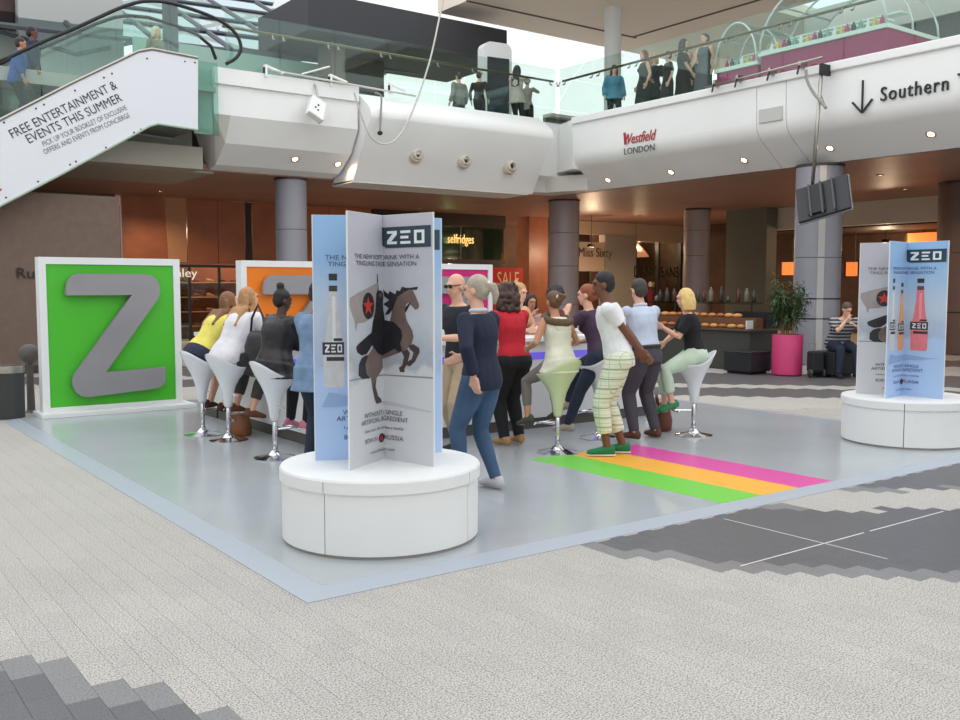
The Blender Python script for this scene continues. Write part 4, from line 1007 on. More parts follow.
# things on the counter
m_cup = glass_mat('clear_cup', (235, 238, 238), .1)
for k, (u, v) in enumerate(((2.5, 4.05), (3.1, 4.15), (4.35, 4.1), (4.9, 4.05), (5.6, 4.12), (6.1, 4.05), (2.36, 4.45), (2.4, 6.2))):
    tag(MB().lathe([(.026, 0), (.036, .11), (.034, .11), (.024, .005)], n=14).build('cup', mat('cup_white', (232, 232, 230), .3), None, True, loc=(u, v, PH + 1.03)), '%s white tasting cup on the bar, from the denim jacket %s' % (ORD[k if k < 6 else k - 6], 'along the front' if k < 6 else 'along the side'), 'cup', 'tasting cups on the bar')
for k, (u, v, rgb, nm) in enumerate(((5.95, 4.0, (210, 40, 60), 'pink'), (2.42, 5.95, (235, 235, 235), 'white'), (4.6, 4.2, (236, 150, 70), 'orange'))):
    t = thing('drink_bottle', nm + ' drink bottle standing on the white bar counter', 'bottle', (u, v, PH + 1.03), 0)
    MB().lathe([(.028, 0), (.03, .01), (.03, .1), (.02, .16), (.013, .2), (.013, .22)], n=14).build('glass_body', mat('bottle_' + nm, rgb, .2), t, True)
    MB().lathe([(.015, .22), (.015, .245)], n=12).build('cap', m_ink, t)
tag(MB().box(-.09, .09, -.004, .004, 0, .16).build('menu_card', m_bwhite, None, loc=(2.42, 4.62, PH + 1.03)), 'upright white card on the bar by the black-jacketed drinker', 'card')
tag(MB().box(-.15, .15, -.1, .1, 0, .006).build('leaflet', mat('leaflet', (210, 60, 70), .5), None, loc=(5.75, 4.05, PH + 1.03)), 'red leaflet on the bar in front of the blonde woman', 'leaflet')

# ================================================================ STOOLS
m_seatw = mat('stool_white', (226, 230, 234), .22); m_seatg = mat('stool_pale_green', (206, 216, 178), .25)
def make_stool(label, x, y, rz, m=None, grp='swivel bar stools around the counter', seat=.78):
    t = thing('bar_stool', label, 'stool', (x, y, PH), rz, grp)
    MB().lathe([(.2, 0), (.2, .008), (.15, .018), (.07, .035), (.05, .06), (.03, .075), (.03, .09)], n=28).build('base', m_chrome, t, 35)
    MB().lathe([(.024, .06), (.024, .42)], n=14).build('column', m_chrome, t, True)
    MB().tube([(.0, .03, .27), (.0, .2, .27), (.1, .22, .27), (-.1, .22, .27)][:2], .012, 8).build('footrest', m_chrome, t)
    MB().tube([(-.15, .17, .27), (-.08, .215, .27), (.08, .215, .27), (.15, .17, .27)], .012, 8).build('footrest', m_chrome, t, True)
    n = 28; rings = []
    # outer shell from the neck up to a tilted rim (high at the back, -y), then the inner bowl
    prof = [(.034, .34, 0), (.042, .36, 0), (.06, .48, 0), (.082, .56, .1), (.12, .635, .3), (.17, .70, .6), (.2, .74, .9), (.212, .765, 1.0), (.204, .767, 1.0), (.185, .735, .75), (.14, .70, .35), (.06, .685, 0)]
    vs = []
    for r, z, k in prof:
        for i in range(n):
            a = 2 * math.pi * i / n; back = max(0, -math.sin(a)) ** 1.5; front = max(0, math.sin(a))
            vs.append((r * math.cos(a) * (1 + .06 * k), r * math.sin(a) * (1 + .06 * k * back), z + (seat - .77) + k * (.14 * back - .02 * front)))
    fs = [(j * n + i, j * n + (i + 1) % n, (j + 1) * n + (i + 1) % n, (j + 1) * n + i) for j in range(len(prof) - 1) for i in range(n)] + [tuple(range(n - 1, -1, -1)), tuple(range((len(prof) - 1) * n, len(prof) * n))]
    b = MB(); b.add(vs, fs); b.build('seat_shell', m or m_seatw, t, True)
    MB().tube([(.03, .0, .5), (.1, .02, .47), (.14, .03, .475)], .006, 6).build('height_lever', m_chrome, t)
    return t
make_stool('white swivel stool under the woman in the yellow top', 1.52, 5.63, R(-80))
make_stool('white swivel stool under the woman in the white top', 1.60, 5.10, R(-75))
make_stool('white swivel stool under the black-jacketed drinker', 1.56, 3.86, R(-85))
make_stool('pale green swivel stool under the cream-vested girl', 3.87, 2.53, R(5), m_seatg)
make_stool('white swivel stool under the red-haired drinker in jeans', 4.80, 2.94, R(20))
make_stool('white swivel stool under the blonde woman', 5.74, 2.47, R(52))

# ================================================================ BAGS ON THE FLOOR
def bag(label, x, y, rz, w, d, h, m, z=PH, strap=True):
    t = thing('handbag', label, 'bag', (x, y, z), rz)
    secs = [(Vector((0, 0, zz * h)), Vector((1, 0, 0)), Vector((0, 1, 0)), w / 2 * kx, d / 2 * ky) for zz, kx, ky in ((0, .86, .8), (.06, .96, 1), (.4, 1, 1.05), (.75, .95, .8), (.93, .85, .45), (1.0, .75, .25))]
    MB().loft(secs, 18).build('body', m, t, True)
    if strap:
        for s in (-1, 1): MB().tube([(-w * .25, s * d * .15, h * .9), (-w * .2, s * d * .2, h * 1.2), (0, s * d * .22, h * 1.35), (w * .2, s * d * .2, h * 1.2), (w * .25, s * d * .15, h * .9)], .011, 8).build('strap', m, t, True)
    MB().box(-w * .12, w * .12, -d * .46, -d * .40, h * .62, h * .76).build('buckle', m_steel, t)
    return t
bag('tan brown leather bag on the platform under the second stool', 1.84, 5.37, R(-80), .30, .2, .24, mat('tan_leather', (128, 76, 44), .5, var=(8, .3)), strap=False)
bag('dark red-brown bag on the platform beside the blonde woman', 5.76, 2.96, R(50), .36, .24, .30, mat('red_brown_leather', (112, 58, 40), .5, var=(8, .25)))
bag('small black bag on the platform between the grey trousers and counter', 5.32, 3.3, R(30), .3, .2, .36, mat('black_leather', (26, 26, 28), .45))

# ================================================================ LITTER BIN
lb = thing('litter_bin', 'black cylindrical litter bin with steel rim by the green board', 'bin', (.12, 8.35, PH))
MB().lathe([(.16, 0), (.165, .55), (.15, .55)], n=28).build('body', mat('bin_black', (52, 54, 54), .5), lb, 40)
MB().lathe([(.172, .55), (.176, .6), (.172, .635), (.14, .635), (.14, .56)], n=28).build('rim', m_steel, lb, 40)
t = thing('ball_bollard', 'round dark ball on a short post behind the litter bin', 'bollard', (.42, 8.72, PH))
MB().ell((0, 0, .74), (.13, .13, .13), n=20, m=12).build('ball', m_kick, t, True); MB().lathe([(.09, 0), (.05, .03), (.04, .62)], n=14).build('post', m_kick, t, 40)
wp = onZ(-2, 388)
t = thing('display_panel', 'tall white panel standing against the brown wall', 'panel', (wp.x - .25, wp.y, 0), R(30))
MB().box(-.35, .35, -.03, .03, .0, 1.72).build('panel', m_bwhite, t, bevel=.01); MB().box(-.4, .4, -.15, .15, 0, .03).build('base_plate', m_kick, t)

# ================================================================ PLANTER, BENCHES, STALL
pp = onZ(791, 376)
pt_ = thing('planter', 'magenta cylindrical planter with a tall leafy bamboo', 'planter', (pp.x + .15, pp.y + .2, 0))
MB().lathe([(.25, 0), (.27, .02), (.27, .72), (.262, .74), (.24, .74), (.24, .66)], n=32).build('pot', mat('pot_magenta', (206, 62, 116), .45), pt_, 40)
MB().lathe([(.24, .64), (.2, .68)], n=24).build('soil', mat('soil', (60, 46, 36), .9), pt_)
rnd = random.Random(11); m_cane = mat('cane', (134, 104, 66), .6); m_leaf = mat('bamboo_leaf', (66, 92, 56), .6, var=(6, .3))
lf_ = MB(); canes = []
for k in range(18):
    a = rnd.random() * 6.28; r = rnd.random() * .16; top_ = Vector((math.cos(a) * (r + .16), math.sin(a) * (r + .16), 1.25 + rnd.random() * .5))
    MB().tube([(math.cos(a) * r, math.sin(a) * r, .66), top_ * .7 + Vector((0, 0, .3)), top_], .007, 6).build('cane', m_cane, pt_)
    for j in range(60):
        base = Vector((math.cos(a) * r, math.sin(a) * r, .7)).lerp(top_, .45 + .55 * rnd.random()) + Vector((rnd.gauss(0, .05), rnd.gauss(0, .05), rnd.gauss(0, .05)))
        d = Vector((rnd.gauss(0, 1), rnd.gauss(0, 1), rnd.gauss(-.1, .6))).normalized(); L = .12 + rnd.random() * .12; n = d.cross(Vector((0, 0, 1))).normalized() * .015
        lf_.add([base, base + d * L * .4 + n, base + d * L + Vector((0, 0, -.02)), base + d * L * .4 - n], [(0, 1, 2, 3)])
lf_.build('leaves', m_leaf, pt_)['kind'] = 'stuff'
def crate(name, label, cat, x0, x1, y0, y1, h, m):
    t = thing(name, label, cat, ((x0 + x1) / 2, (y0 + y1) / 2, 0)); a, c = (x1 - x0) / 2, (y1 - y0) / 2
    MB().box(-a, a, -c, c, .04, h).build('body', m, t, bevel=.015); MB().box(-a + .05, a - .05, -c + .05, c - .05, 0, .04).build('plinth_base', m_black, t)
    MB().box(-a - .01, a + .01, -c - .01, c + .01, h, h + .03).build('cushion', mat('bench_pad', (34, 34, 38), .5), t, bevel=.01)
    return t
m_blk = mat('bench_black', (34, 36, 40), .5)
q = onZ(760, 374); crate('bench', 'low black box bench beside the magenta planter', 'bench', q.x - .28, q.x + .3, q.y - .0, q.y + .62, .38, m_blk)
q = onZ(840, 377); crate('bench', 'black box bench under the man in the striped shirt', 'bench', q.x - .2, q.x + .45, q.y - .02, q.y + .5, .42, m_blk); BENCH = q
q = onZ(815, 377)
t = thing('shopping_trolley', 'small black wheeled trolley bag by the pale column', 'trolley', (q.x, q.y, 0), R(-20))
MB().box(-.12, .12, -.1, .1, .1, .46).build('bag_body', mat('trolley_black', (28, 30, 32), .7), t, bevel=.03)
for s in (-1, 1):
    MB().lathe([(.07, -.015), (.075, 0), (.07, .015)], n=16).build('wheel', mat('wheel_grey', (60, 60, 62), .5), t, True).matrix_local = Matrix.Translation((s * .13, -.04, .075)) @ Matrix.Rotation(R(90), 4, 'Y')
MB().tube([(-.08, .1, .3), (-.08, .12, .6), (.08, .12, .6), (.08, .1, .3)], .01, 8).build('handle', m_steel, t)
MB().tube([(-.1, -.04, .1), (.1, -.04, .1)], .012, 8).build('axle', m_steel, t)
# food stall
st_ = thing('food_stall', 'dark food stall counter with trays of pastries', 'stall', (0, 0, 0))
m_stall = mat('stall_front', (62, 62, 58), .6); m_tray = mat('tray_wood', (110, 72, 44), .6)
MB().box(12.75, 13.6, 7.2, 10.4, 0, .78).build('counter_body', m_stall, st_, bevel=.01)
MB().box(12.9, 13.6, 7.2, 10.4, .78, 1.0).build('riser', m_tray, st_)
MB().box(12.68, 13.65, 7.15, 10.45, .76, .80).build('counter_top', mat('stall_top', (90, 74, 60), .5), st_)
MB().box(13.15, 13.65, 7.15, 7.9, .8, 1.12).build('till_box', m_black, st_)
for v in (7.6, 8.6, 9.6, 10.35): MB().tube([(13.3, v, .9), (13.3, v, 1.29)], .02, 6).build('post', m_frame, st_)
MB().box(13.0, 13.5, 7.5, 10.4, 1.26, 1.3).build('glass_shelf', m_shopglass, st_)
rnd = random.Random(2)
def pastry_mesh(i):
    b = MB(); b.ell((0, 0, .04), (.07, .1, .045), n=10, m=6); me = b.mesh('pastry'); me.materials.append(mat('pastry_%d' % i, [(196, 128, 66), (214, 150, 86), (170, 96, 54)][i], .6)); me.polygons.foreach_set('use_smooth', [True] * len(me.polygons)); return me
pm_ = [pastry_mesh(i) for i in range(3)]
for r_, (u, z) in enumerate(((12.79, .80), (13.0, 1.0))):
    for k in range(13):
        o = bpy.data.objects.new('pastry', pm_[rnd.randrange(3)]); COL.objects.link(o); o.location = (u, 7.45 + k * .22 if r_ == 0 else 7.7 + k * .21, z + .001); o.rotation_euler = (0, 0, rnd.uniform(-.3, .3))
        tag(o, '%s pastry from the white card in the %s row of the food stall' % (ORD[k], ['lower', 'upper'][r_]), 'pastry', 'pastries on the food stall')
rnd = random.Random(5)
for k in range(14):
    v = 7.6 + k * .2; hh = .12 + rnd.random() * .2
    o = MB().lathe([(.04, 0), (.05, .02), (.05, hh * .7), (.02, hh * .85), (.02, hh)], n=10).build('jar', mat('jar_%d' % (k % 4), [(46, 38, 34), (110, 100, 86), (74, 34, 30), (52, 58, 48)][k % 4], .35), None, True, loc=(13.25 + rnd.random() * .15, v, 1.30))
    tag(o, '%s jar along the food stall shelf, counting from the leafy planter' % ORD[k], 'jar', 'jars on the food stall shelf')
tag(MB().box(-.1, .1, -.01, .01, 0, .16).build('price_card', m_bwhite, None, loc=(12.79, 7.25, .801)), 'small white card at the end of the food stall', 'card')
# restaurant wall lamps and mirror with bulbs
m_orange = mat('orange_lamp', (255, 150, 80), .5, emit=((255, 128, 56), 1.0))
for k, (x0, x1, y0, y1, U) in enumerate(((781, 798, 262, 275, 25.5), (845, 859, 262, 276, 25.5), (905, 938, 232, 262, 26.5))):
    a, c = onU(x0, y1, U), onU(x1, y0, U)
    t = thing('lantern', ['glowing orange lantern box beyond the leafy bamboo', 'glowing orange lantern box next to the pale banded column', 'large glowing orange lantern box above the bottle posters'][k], 'lantern', (U, (a.y + c.y) / 2, a.z), 0)
    w = abs(a.y - c.y) / 2; h = c.z - a.z
    MB().box(0, .3, -w, w, 0, h).build('shade', m_orange, t)
    for s in (-1, 1): MB().box(-.02, .02, s * w - .03, s * w + .03, -.05, h + .05).build('frame_bar', m_frame, t)
    MB().tube([(.15, 0, h), (.15, 0, 3.4 - a.z)], .015, 6).build('rod', m_frame, t)
a, c = onU(760, 293, 24.6), onU(772, 254, 24.6)
t = thing('light_pillar', 'pale upright panel edged with small bulbs behind the stall', 'light panel', (24.6, (a.y + c.y) / 2, 0))
w = abs(a.y - c.y) / 2
MB().box(0, .1, -w, w, 0, c.z).build('panel', mat('light_panel', (214, 206, 196), .5), t)
bb = MB()
for s in (-1, 1):
    for k in range(12): MB().ell((-.03, s * w * .9, c.z - .5 - k * .1), (.035, .035, .035), n=8, m=5).build('bulb', m_glow, t)
# foliage display and mannequins in the dim shops
def mannequin(label, x, y, rgb, rz=0):
    t = thing('mannequin', label, 'mannequin', (x, y, 0), rz)
    b = MB(); X, Y = Vector((1, 0, 0)), Vector((0, 1, 0))
    b.loft([(Vector((0, 0, z)), X, Y, rx, ry) for z, rx, ry in ((.75, .15, .11), (.9, .18, .13), (1.1, .14, .1), (1.3, .18, .12), (1.42, .17, .1), (1.5, .06, .06), (1.6, .055, .06))], 14)
    b.build('dress_form', mat('garment_%d_%d_%d' % rgb, rgb, .8), t, True)
    MB().ell((0, 0, 1.7), (.08, .09, .12)).build('head', mat('mannequin_skin', (196, 176, 156), .5), t, True)
    MB().loft([(Vector((0, 0, z)), X, Y, rx, ry) for z, rx, ry in ((.05, .2, .16), (.4, .18, .15), (.8, .155, .115))], 14).build('skirt', mat('garment_dk', (40, 38, 44), .8), t, True)
    MB().lathe([(.18, 0), (.18, .02), (.02, .03), (.02, .1)], n=16).build('stand', m_steel, t)
mannequin('mannequin in a dark red top in the jeans shop window', VX(647), 23.2, (120, 30, 34)); mannequin('mannequin in a grey top in the jeans shop window', VX(668), 23.3, (96, 92, 92)); mannequin('mannequin in a maroon top by the boutique jamb', VX(641), 22.0, (104, 26, 34))
# shelves of shoes
sh = thing('shoe_rack', 'lit rack of shoes inside the wood-panelled shop', 'rack', (0, 24.6, 0))
x0, x1 = VX(192) + .3, VX(250) + .8
MB().box(x0, x1, .3, .34, 0, 2.3).build('back_panel', mat('rack_back', (140, 76, 46), .6), sh)
shoe_b = MB(); shoe_b.loft([(Vector((x, 0, z)), Vector((0, 1, 0)), Vector((0, 0, 1)), ry, rz) for x, z, ry, rz in ((-.12, .05, .02, .04), (-.08, .06, .035, .055), (0, .05, .035, .045), (.08, .035, .04, .03), (.13, .025, .02, .02))], 8)
shoe_me = shoe_b.mesh('shoe')
for r_ in range(4):
    z = .4 + r_ * .45
    MB().box(x0, x1, 0, .3, z - .03, z).build('shelf', m_woodlight, sh)
    for k in range(int((x1 - x0) / .4)):
        o = MB().loft([(Vector((x, 0, zz)), Vector((0, 1, 0)), Vector((0, 0, 1)), ry, rz) for x, zz, ry, rz in ((-.12, .05, .02, .04), (-.08, .06, .035, .055), (0, .05, .035, .045), (.08, .035, .04, .03), (.13, .025, .02, .02))], 8).build('shoe', mat('shoe_%d' % (k % 3), [(40, 30, 28), (120, 60, 40), (170, 140, 110)][k % 3], .4), None, True, loc=(x0 + .25 + k * .4, 24.72, z + .012))
        tag(o, '%s shoe from the green board on the %s shelf of the lit rack' % (ORD[k], ['lowest', 'second', 'third', 'topmost'][r_]), 'shoe', 'shoes on the lit rack')
# ================================================================ PEOPLE
REMESH = []          # (object, voxel, smooth iterations), baked together at the end
def organic(b, name, m, parent, voxel=.012, it=4):
    o = b.build(name, m, parent, True); REMESH.append((o, voxel, it)); return o
def ik(a, t, l1, l2, hint):
    a, t = Vector(a), Vector(t); d = t - a; L = min(max(d.length, abs(l1 - l2) + .01), (l1 + l2) * .998); d.normalize()
    x = (l1 * l1 - l2 * l2 + L * L) / (2 * L); h = math.sqrt(max(0, l1 * l1 - x * x))
    hv = Vector(hint); hv = (hv - d * hv.dot(d)); hv = hv.normalized() if hv.length > 1e-6 else Vector((0, 1, 0))
    return a + d * x + hv * h, a + d * L
SKIN = {'light': (222, 172, 146), 'tan': (190, 136, 104), 'brown': (112, 72, 52), 'dark': (72, 48, 40)}
def cloth(key, rgb, rough=.85): return mat('cloth_' + key, rgb, rough, var=(6, .1), bump=(14, .35))
def person(label, loc, yaw, H=1.68, skin='light', female=False, girth=1.0, hip=None, lean=0, side=0, twist=0, head=(0, 0), lh=None, rh=None, le=None, re=None,
           lf=None, rf=None, lk=None, rk=None, top=None, bottom=None, shoe=None, hair=None, voxel=.012, group=None, glasses=False, sole=None, footpitch=0):
    """local frame: faces +y, own right hand on +x. lh/rh hands, lf/rf ankles, in local metres"""
    t = thing('person', label, 'person', loc, R(yaw), group)
    ms = mat('skin_' + skin, SKIN[skin], .55, var=(10, .06)); S = H / 1.7; g = girth
    hipz = hip if hip is not None else .905 * S
    pel = Vector((0, 0, hipz)); sp = Vector((math.sin(R(side)), math.sin(R(lean)) * math.cos(R(side)), math.cos(R(lean)) * math.cos(R(side)))).normalized()
    rx0 = Vector((1, 0, 0)); tw = Matrix.Rotation(R(twist), 3, 'Z')
    rt = (tw @ rx0); rt = (rt - sp * rt.dot(sp)).normalized(); fw = sp.cross(rt)
    rp = (rx0 - sp * rx0.dot(sp)).normalized(); fp = sp.cross(rp)
    P = lambda k: pel + sp * (k * S)
    shc = P(.475)
    shw = (.172 if female else .195) * S * (.5 + .5 * g)
    SL, SR = shc - rt * shw, shc + rt * shw
    nb = P(.53); up = (sp * .45 + Vector((0, 0, 1)) * .55).normalized()
    hc = nb + up * (.165 * S) + fw * (.02 * S)
    UA, FAR, TG, SHN = .285 * S, .25 * S, .425 * S, .41 * S
    HL, HR = pel - rp * (.088 * S) - sp * .02, pel + rp * (.088 * S) - sp * .02
    lh = Vector(lh) if lh is not None else SL + Vector((-.09, .06, -.5)) * S
    rh = Vector(rh) if rh is not None else SR + Vector((.09, .06, -.5)) * S
    EL, WL = ik(SL, lh, UA, FAR, le or (-.5, -1, -.3)); ER, WR = ik(SR, rh, UA, FAR, re or (.5, -1, -.3))
    lf = Vector(lf) if lf is not None else Vector((-.1 * S, .02, .085 * S)); rf = Vector(rf) if rf is not None else Vector((.1 * S, -.02, .085 * S))
    KL, AL = ik(HL, lf, TG, SHN, lk or (0, 1, .15)); KR, AR = ik(HR, rf, TG, SHN, rk or (0, 1, .15))
    # ---- body
    b = MB()
    def torso(b, e, z0, z1, fem):
        """e: extra thickness; sections between heights z0..z1 above the pelvis"""
        prof = [(-.10, .135, .105), (-.03, .165, .118), (.06, .158, .115), (.16, .135, .102), (.24, .137, .102), (.33, .152, .115), (.42, .168, .108), (.475, .168, .085), (.508, .115, .07), (.53, .062, .06)]
        if fem: prof = [(-.10, .145, .112), (-.03, .172, .122), (.06, .158, .115), (.16, .122, .095), (.24, .127, .098), (.33, .142, .118), (.42, .150, .102), (.475, .148, .078), (.508, .10, .062), (.53, .052, .052)]
        se = []
        for k, rx, ry in prof:
            if k < z0 - .001 or k > z1 + .001: continue
            f = min(1, max(0, (k + .1) / .5)); r_ = rp.lerp(rt, f).normalized(); f_ = sp.cross(r_)
            kk = g if k < .45 else (.5 + .5 * g)
            se.append((P(k), r_, f_, rx * S * kk + e, ry * S * kk + e))
        b.loft(se, 16)
    torso(b, -.006, -.1, .53, female)
    def limb(b, pts, rads, e=0.0): b.tube(pts, [r * S + e for r in rads], 12)
    def arm(b, s, e, w, e0=0.0, frac=1.0, body=False):
        m1 = s.lerp(e, .45); m2 = e.lerp(w, .35); q = (.5 + .5 * g)
        pts = [s, m1, e, m2, w]; rad = [.05 * q, .045 * q, .037 * q, .037 * q, .025]
        if frac <= .5: 
            k = frac / .5; pts = [s, s.lerp(e, k * .5), s.lerp(e, k)]; rad = [.052 * q, .049 * q, .047 * q]
        elif frac < 1: pts = [s, m1, e, e.lerp(w, (frac - .5) * 2)]; rad = rad[:3] + [.035 * q]
        limb(b, pts, rad, e0)
    def leg(b, h, k, a, e0=0.0, frac=1.0, flare=0.0):
        pts = [h + sp * .02, h.lerp(k, .35), h.lerp(k, .75), k, k.lerp(a, .3), k.lerp(a, .7), a]; q = .4 + .6 * g
        rad = [.098 * q, .088 * q, .068 * q, .058, .056, .042, .036]
        if frac < 1:
            n = max(2, int(round(frac * 6)) + 1); pts = pts[:n]; rad = rad[:n]
        limb(b, pts, [r + flare * i / 6 for i, r in enumerate(rad)], e0)
    for s_, e_, w_ in ((SL, EL, WL), (SR, ER, WR)): arm(b, s_, e_, w_); b.ell(s_, (.05 * S,) * 3)
    for h_, k_, a_ in ((HL, KL, AL), (HR, KR, AR)): leg(b, h_, k_, a_)
    # hands: palm, four unequal curled fingers, thumb from the side
    for w_, e_, sg in ((WL, EL, -1), (WR, ER, 1)):
        d = (w_ - e_).normalized(); ref = rt * (-sg); n = (ref - d * ref.dot(d)); n = n.normalized() if n.length > .1 else fw.cross(d).normalized()
        sd = d.cross(n)                        # across the palm
        if sd.dot(fw + Vector((0, 0, .3))) < 0: sd = -sd
        b.obox(w_ + d * (.045 * S), (.03 * S, .078 * S, .09 * S), Matrix((n, sd, d)).transposed())
        for i, (o, L) in enumerate(((.03, .068), (.011, .076), (-.009, .070), (-.028, .055))):
            r0 = w_ + d * (.085 * S) + sd * (o * S); k1 = r0 + (d + n * .25).normalized() * (L * .5 * S); k2 = k1 + (d * .6 + n * .8).normalized() * (L * .5 * S)
            b.tube([r0 - d * .015, r0, k1, k2], [.0105 * S, .0105 * S, .010 * S, .0085 * S], 6)
        t0 = w_ + d * (.03 * S) + sd * (.035 * S); t1 = t0 + (sd * .75 + d * .6 + n * .3).normalized() * (.045 * S)
        b.tube([t0 - sd * .015, t0, t1, t1 + (d + n * .5).normalized() * (.03 * S)], [.014 * S, .013 * S, .0115 * S, .0095 * S], 6)
    # feet
    FT = []
    for a_, k_, sg in ((AL, KL, -1), (AR, KR, 1)):
        f = Vector((.12 * sg, 1, 0)); dn = (a_ - k_).normalized(); f = (f + Vector((0, 0, -math.tan(R(footpitch))))).normalized() if a_.z > .2 else f.normalized()
        FT.append((a_, f)); u_ = Vector((f.y, -f.x, 0)).normalized().cross(f)
        base = a_ - u_ * (.055 * S)
        b.tube([a_ - f * (.04 * S), base + f * (.03 * S) + u_ * .012, base + f * (.10 * S), base + f * (.165 * S) - u_ * .006], [.038 * S, .036 * S, .034 * S, .02 * S], 10)
    # neck and head
    Mh = Matrix.Rotation(R(twist + head[0]), 3, 'Z') @ Matrix.Rotation(R(head[1]), 3, 'X')
    b.tube([nb - sp * .03, hc - up * (.06 * S)], [.058 * S, .05 * S], 12)
    h = lambda x, y, z: hc + Mh @ (Vector((x, y, z)) * S)
    b.ell(h(0, -.012, .02), (.074 * S, .092 * S, .094 * S), Mh, 16, 12)
    b.ell(h(0, .018, -.035), (.058 * S, .066 * S, .080 * S), Mh, 14, 10)
    b.ell(h(0, .044, -.085), (.034 * S, .032 * S, .028 * S), Mh)
    b.tube([h(0, .074, .015), h(0, .091, -.022), h(0, .082, -.034)], [.008 * S, .0125 * S, .011 * S], 8)
    b.tube([h(-.045, .075, .03), h(0, .086, .03), h(.045, .075, .03)], [.010 * S, .012 * S, .010 * S], 6)
    for s_ in (-1, 1): b.ell(h(s_ * .076, -.005, -.012), (.012 * S, .022 * S, .032 * S), Mh, 8, 6)
    body = organic(b, 'body', ms, t, voxel if voxel > .013 else .0095, 2)
    e = MB()
    for s_ in (-1, 1): e.ell(h(s_ * .031, .083, .008), (.013 * S, .007 * S, .006 * S), Mh, 8, 5)
    e.build('eyes', mat('eye_dark', (40, 30, 28), .3), t, True)
    e = MB(); e.ell(h(0, .084, -.062), (.024 * S, .007 * S, .007 * S), Mh, 10, 5); e.build('mouth', mat('lip_' + skin, tuple(int(v * .78) if i else int(v * .88) for i, v in enumerate(SKIN[skin])), .5), t, True)
    if glasses:
        e = MB()
        for s_ in (-1, 1): e.ell(h(s_ * .034, .093, .012), (.03 * S, .01 * S, .02 * S), Mh, 12, 6); e.tube([h(s_ * .062, .08, .016), h(s_ * .08, -.01, .012)], .004, 6)
        e.tube([h(-.01, .098, .018), h(.01, .098, .018)], .004, 6); e.build('sunglasses', m_black, t, True)
    # ---- clothes
    if top:
        b = MB(); z0 = top.get('hem', -.1); e0 = top.get('loose', .012)
        torso(b, e0, z0, top.get('neck', .508), female)
        if female and top.get('bust', True):
            for s_ in (-1, 1): b.ell(P(.345) + rt * (s_ * .068 * S) + fw * (.095 * S * g), (.062 * S, .055 * S, .062 * S))
        sl = top.get('sleeve', .5)
        if sl > 0:
            for s_, e_, w_ in ((SL, EL, WL), (SR, ER, WR)): arm(b, s_, e_, w_, e0 * .9, sl); b.ell(s_ - Vector((0, 0, .01)), (.052 * S + e0 * .6,) * 3)
        if top.get('skirt'):
            L = top['skirt']; b.loft([(P(.02), rp, fp, .175 * S * g + e0, .13 * S * g + e0), (pel + Vector((0, .02, -L * .5)), rp, Vector((0, 1, 0)), .19 * S * g + e0, .15 * S + e0), (pel + Vector((0, .02, -L)), rp, Vector((0, 1, 0)), .22 * S * g + e0, .18 * S + e0)], 18)
        o = organic(b, top.get('name', 'top'), top['m'], t, max(.011, voxel), 4)
        if top.get('collar'):
            c = MB(); c.tube([nb + (rt * math.cos(R(a)) + fw * math.sin(R(a)) * .9) * (.062 * S) + sp * (.005 + .0 * a) for a in range(-250, 71, 20)], .018 * S, 8); c.build('collar', top['collar'], t, True)
        if top.get('fur'):
            c = MB()
            for a in range(0, 360, 14):
                q = shc + sp * (.01 + .05 * math.sin(R(a))) + (rt * (math.cos(R(a)) * .165) + fw * (math.sin(R(a)) * .12 - .03)) * S
                c.ell(q, (.034 + .008 * random.random(),) * 3, n=8, m=5)
            organic(c, 'fur_trim', top['fur'], t, .012, 1)
            c = MB(); c.ell(P(.40) - fw * (.115 * S), (.13 * S, .05 * S, .10 * S), Matrix((rt, fw, sp)).transposed(), n=14, m=8); organic(c, 'hood', top['m'], t, .012, 3)
    if bottom:
        b = MB(); e0 = bottom.get('loose', .010); fr = bottom.get('len', 1.0)
        b.loft([(P(k), rp, fp, rx * S * g + e0, ry * S * g + e0) for k, rx, ry in ((-.1, .14, .11), (-.03, .172 if female else .165, .122), (.03, .16, .117), (bottom.get('waist', .04 if top and top.get('hem', -.1) < 0 else .1), .15, .11))], 16)
        if bottom.get('kind') == 'skirt':
            m_ = (KL + KR) / 2; hm = (HL + HR) / 2; f2 = bottom.get('len', .6)
            ax = rp; d = (m_ - hm); en = hm + d * f2 * 1.0; ay = d.normalized().cross(ax)
            b.loft([(hm, ax, ay, .18 * S * g + e0, .135 * S * g + e0), (hm.lerp(en, .5), ax, ay, .185 * S * g + e0, .12 * S + e0), (en, ax, ay, .18 * S * g + e0, .10 * S + e0)], 18)
        else:
            for h_, k_, a_ in ((HL, KL, AL), (HR, KR, AR)): leg(b, h_, k_, a_, e0, fr, bottom.get('flare', 0)); b.ell(h_, (.1 * S * (.4 + .6 * g) + e0,) * 3)
        organic(b, bottom.get('name', 'trousers'), bottom['m'], t, max(.011, voxel), 3)
        if bottom.get('belt'):
            c = MB(); c.loft([(P(k), rp, fp, .158 * S * g + .026, .117 * S * g + .026) for k in (.06, .095)], 24); c.build('belt', bottom['belt'], t, True)
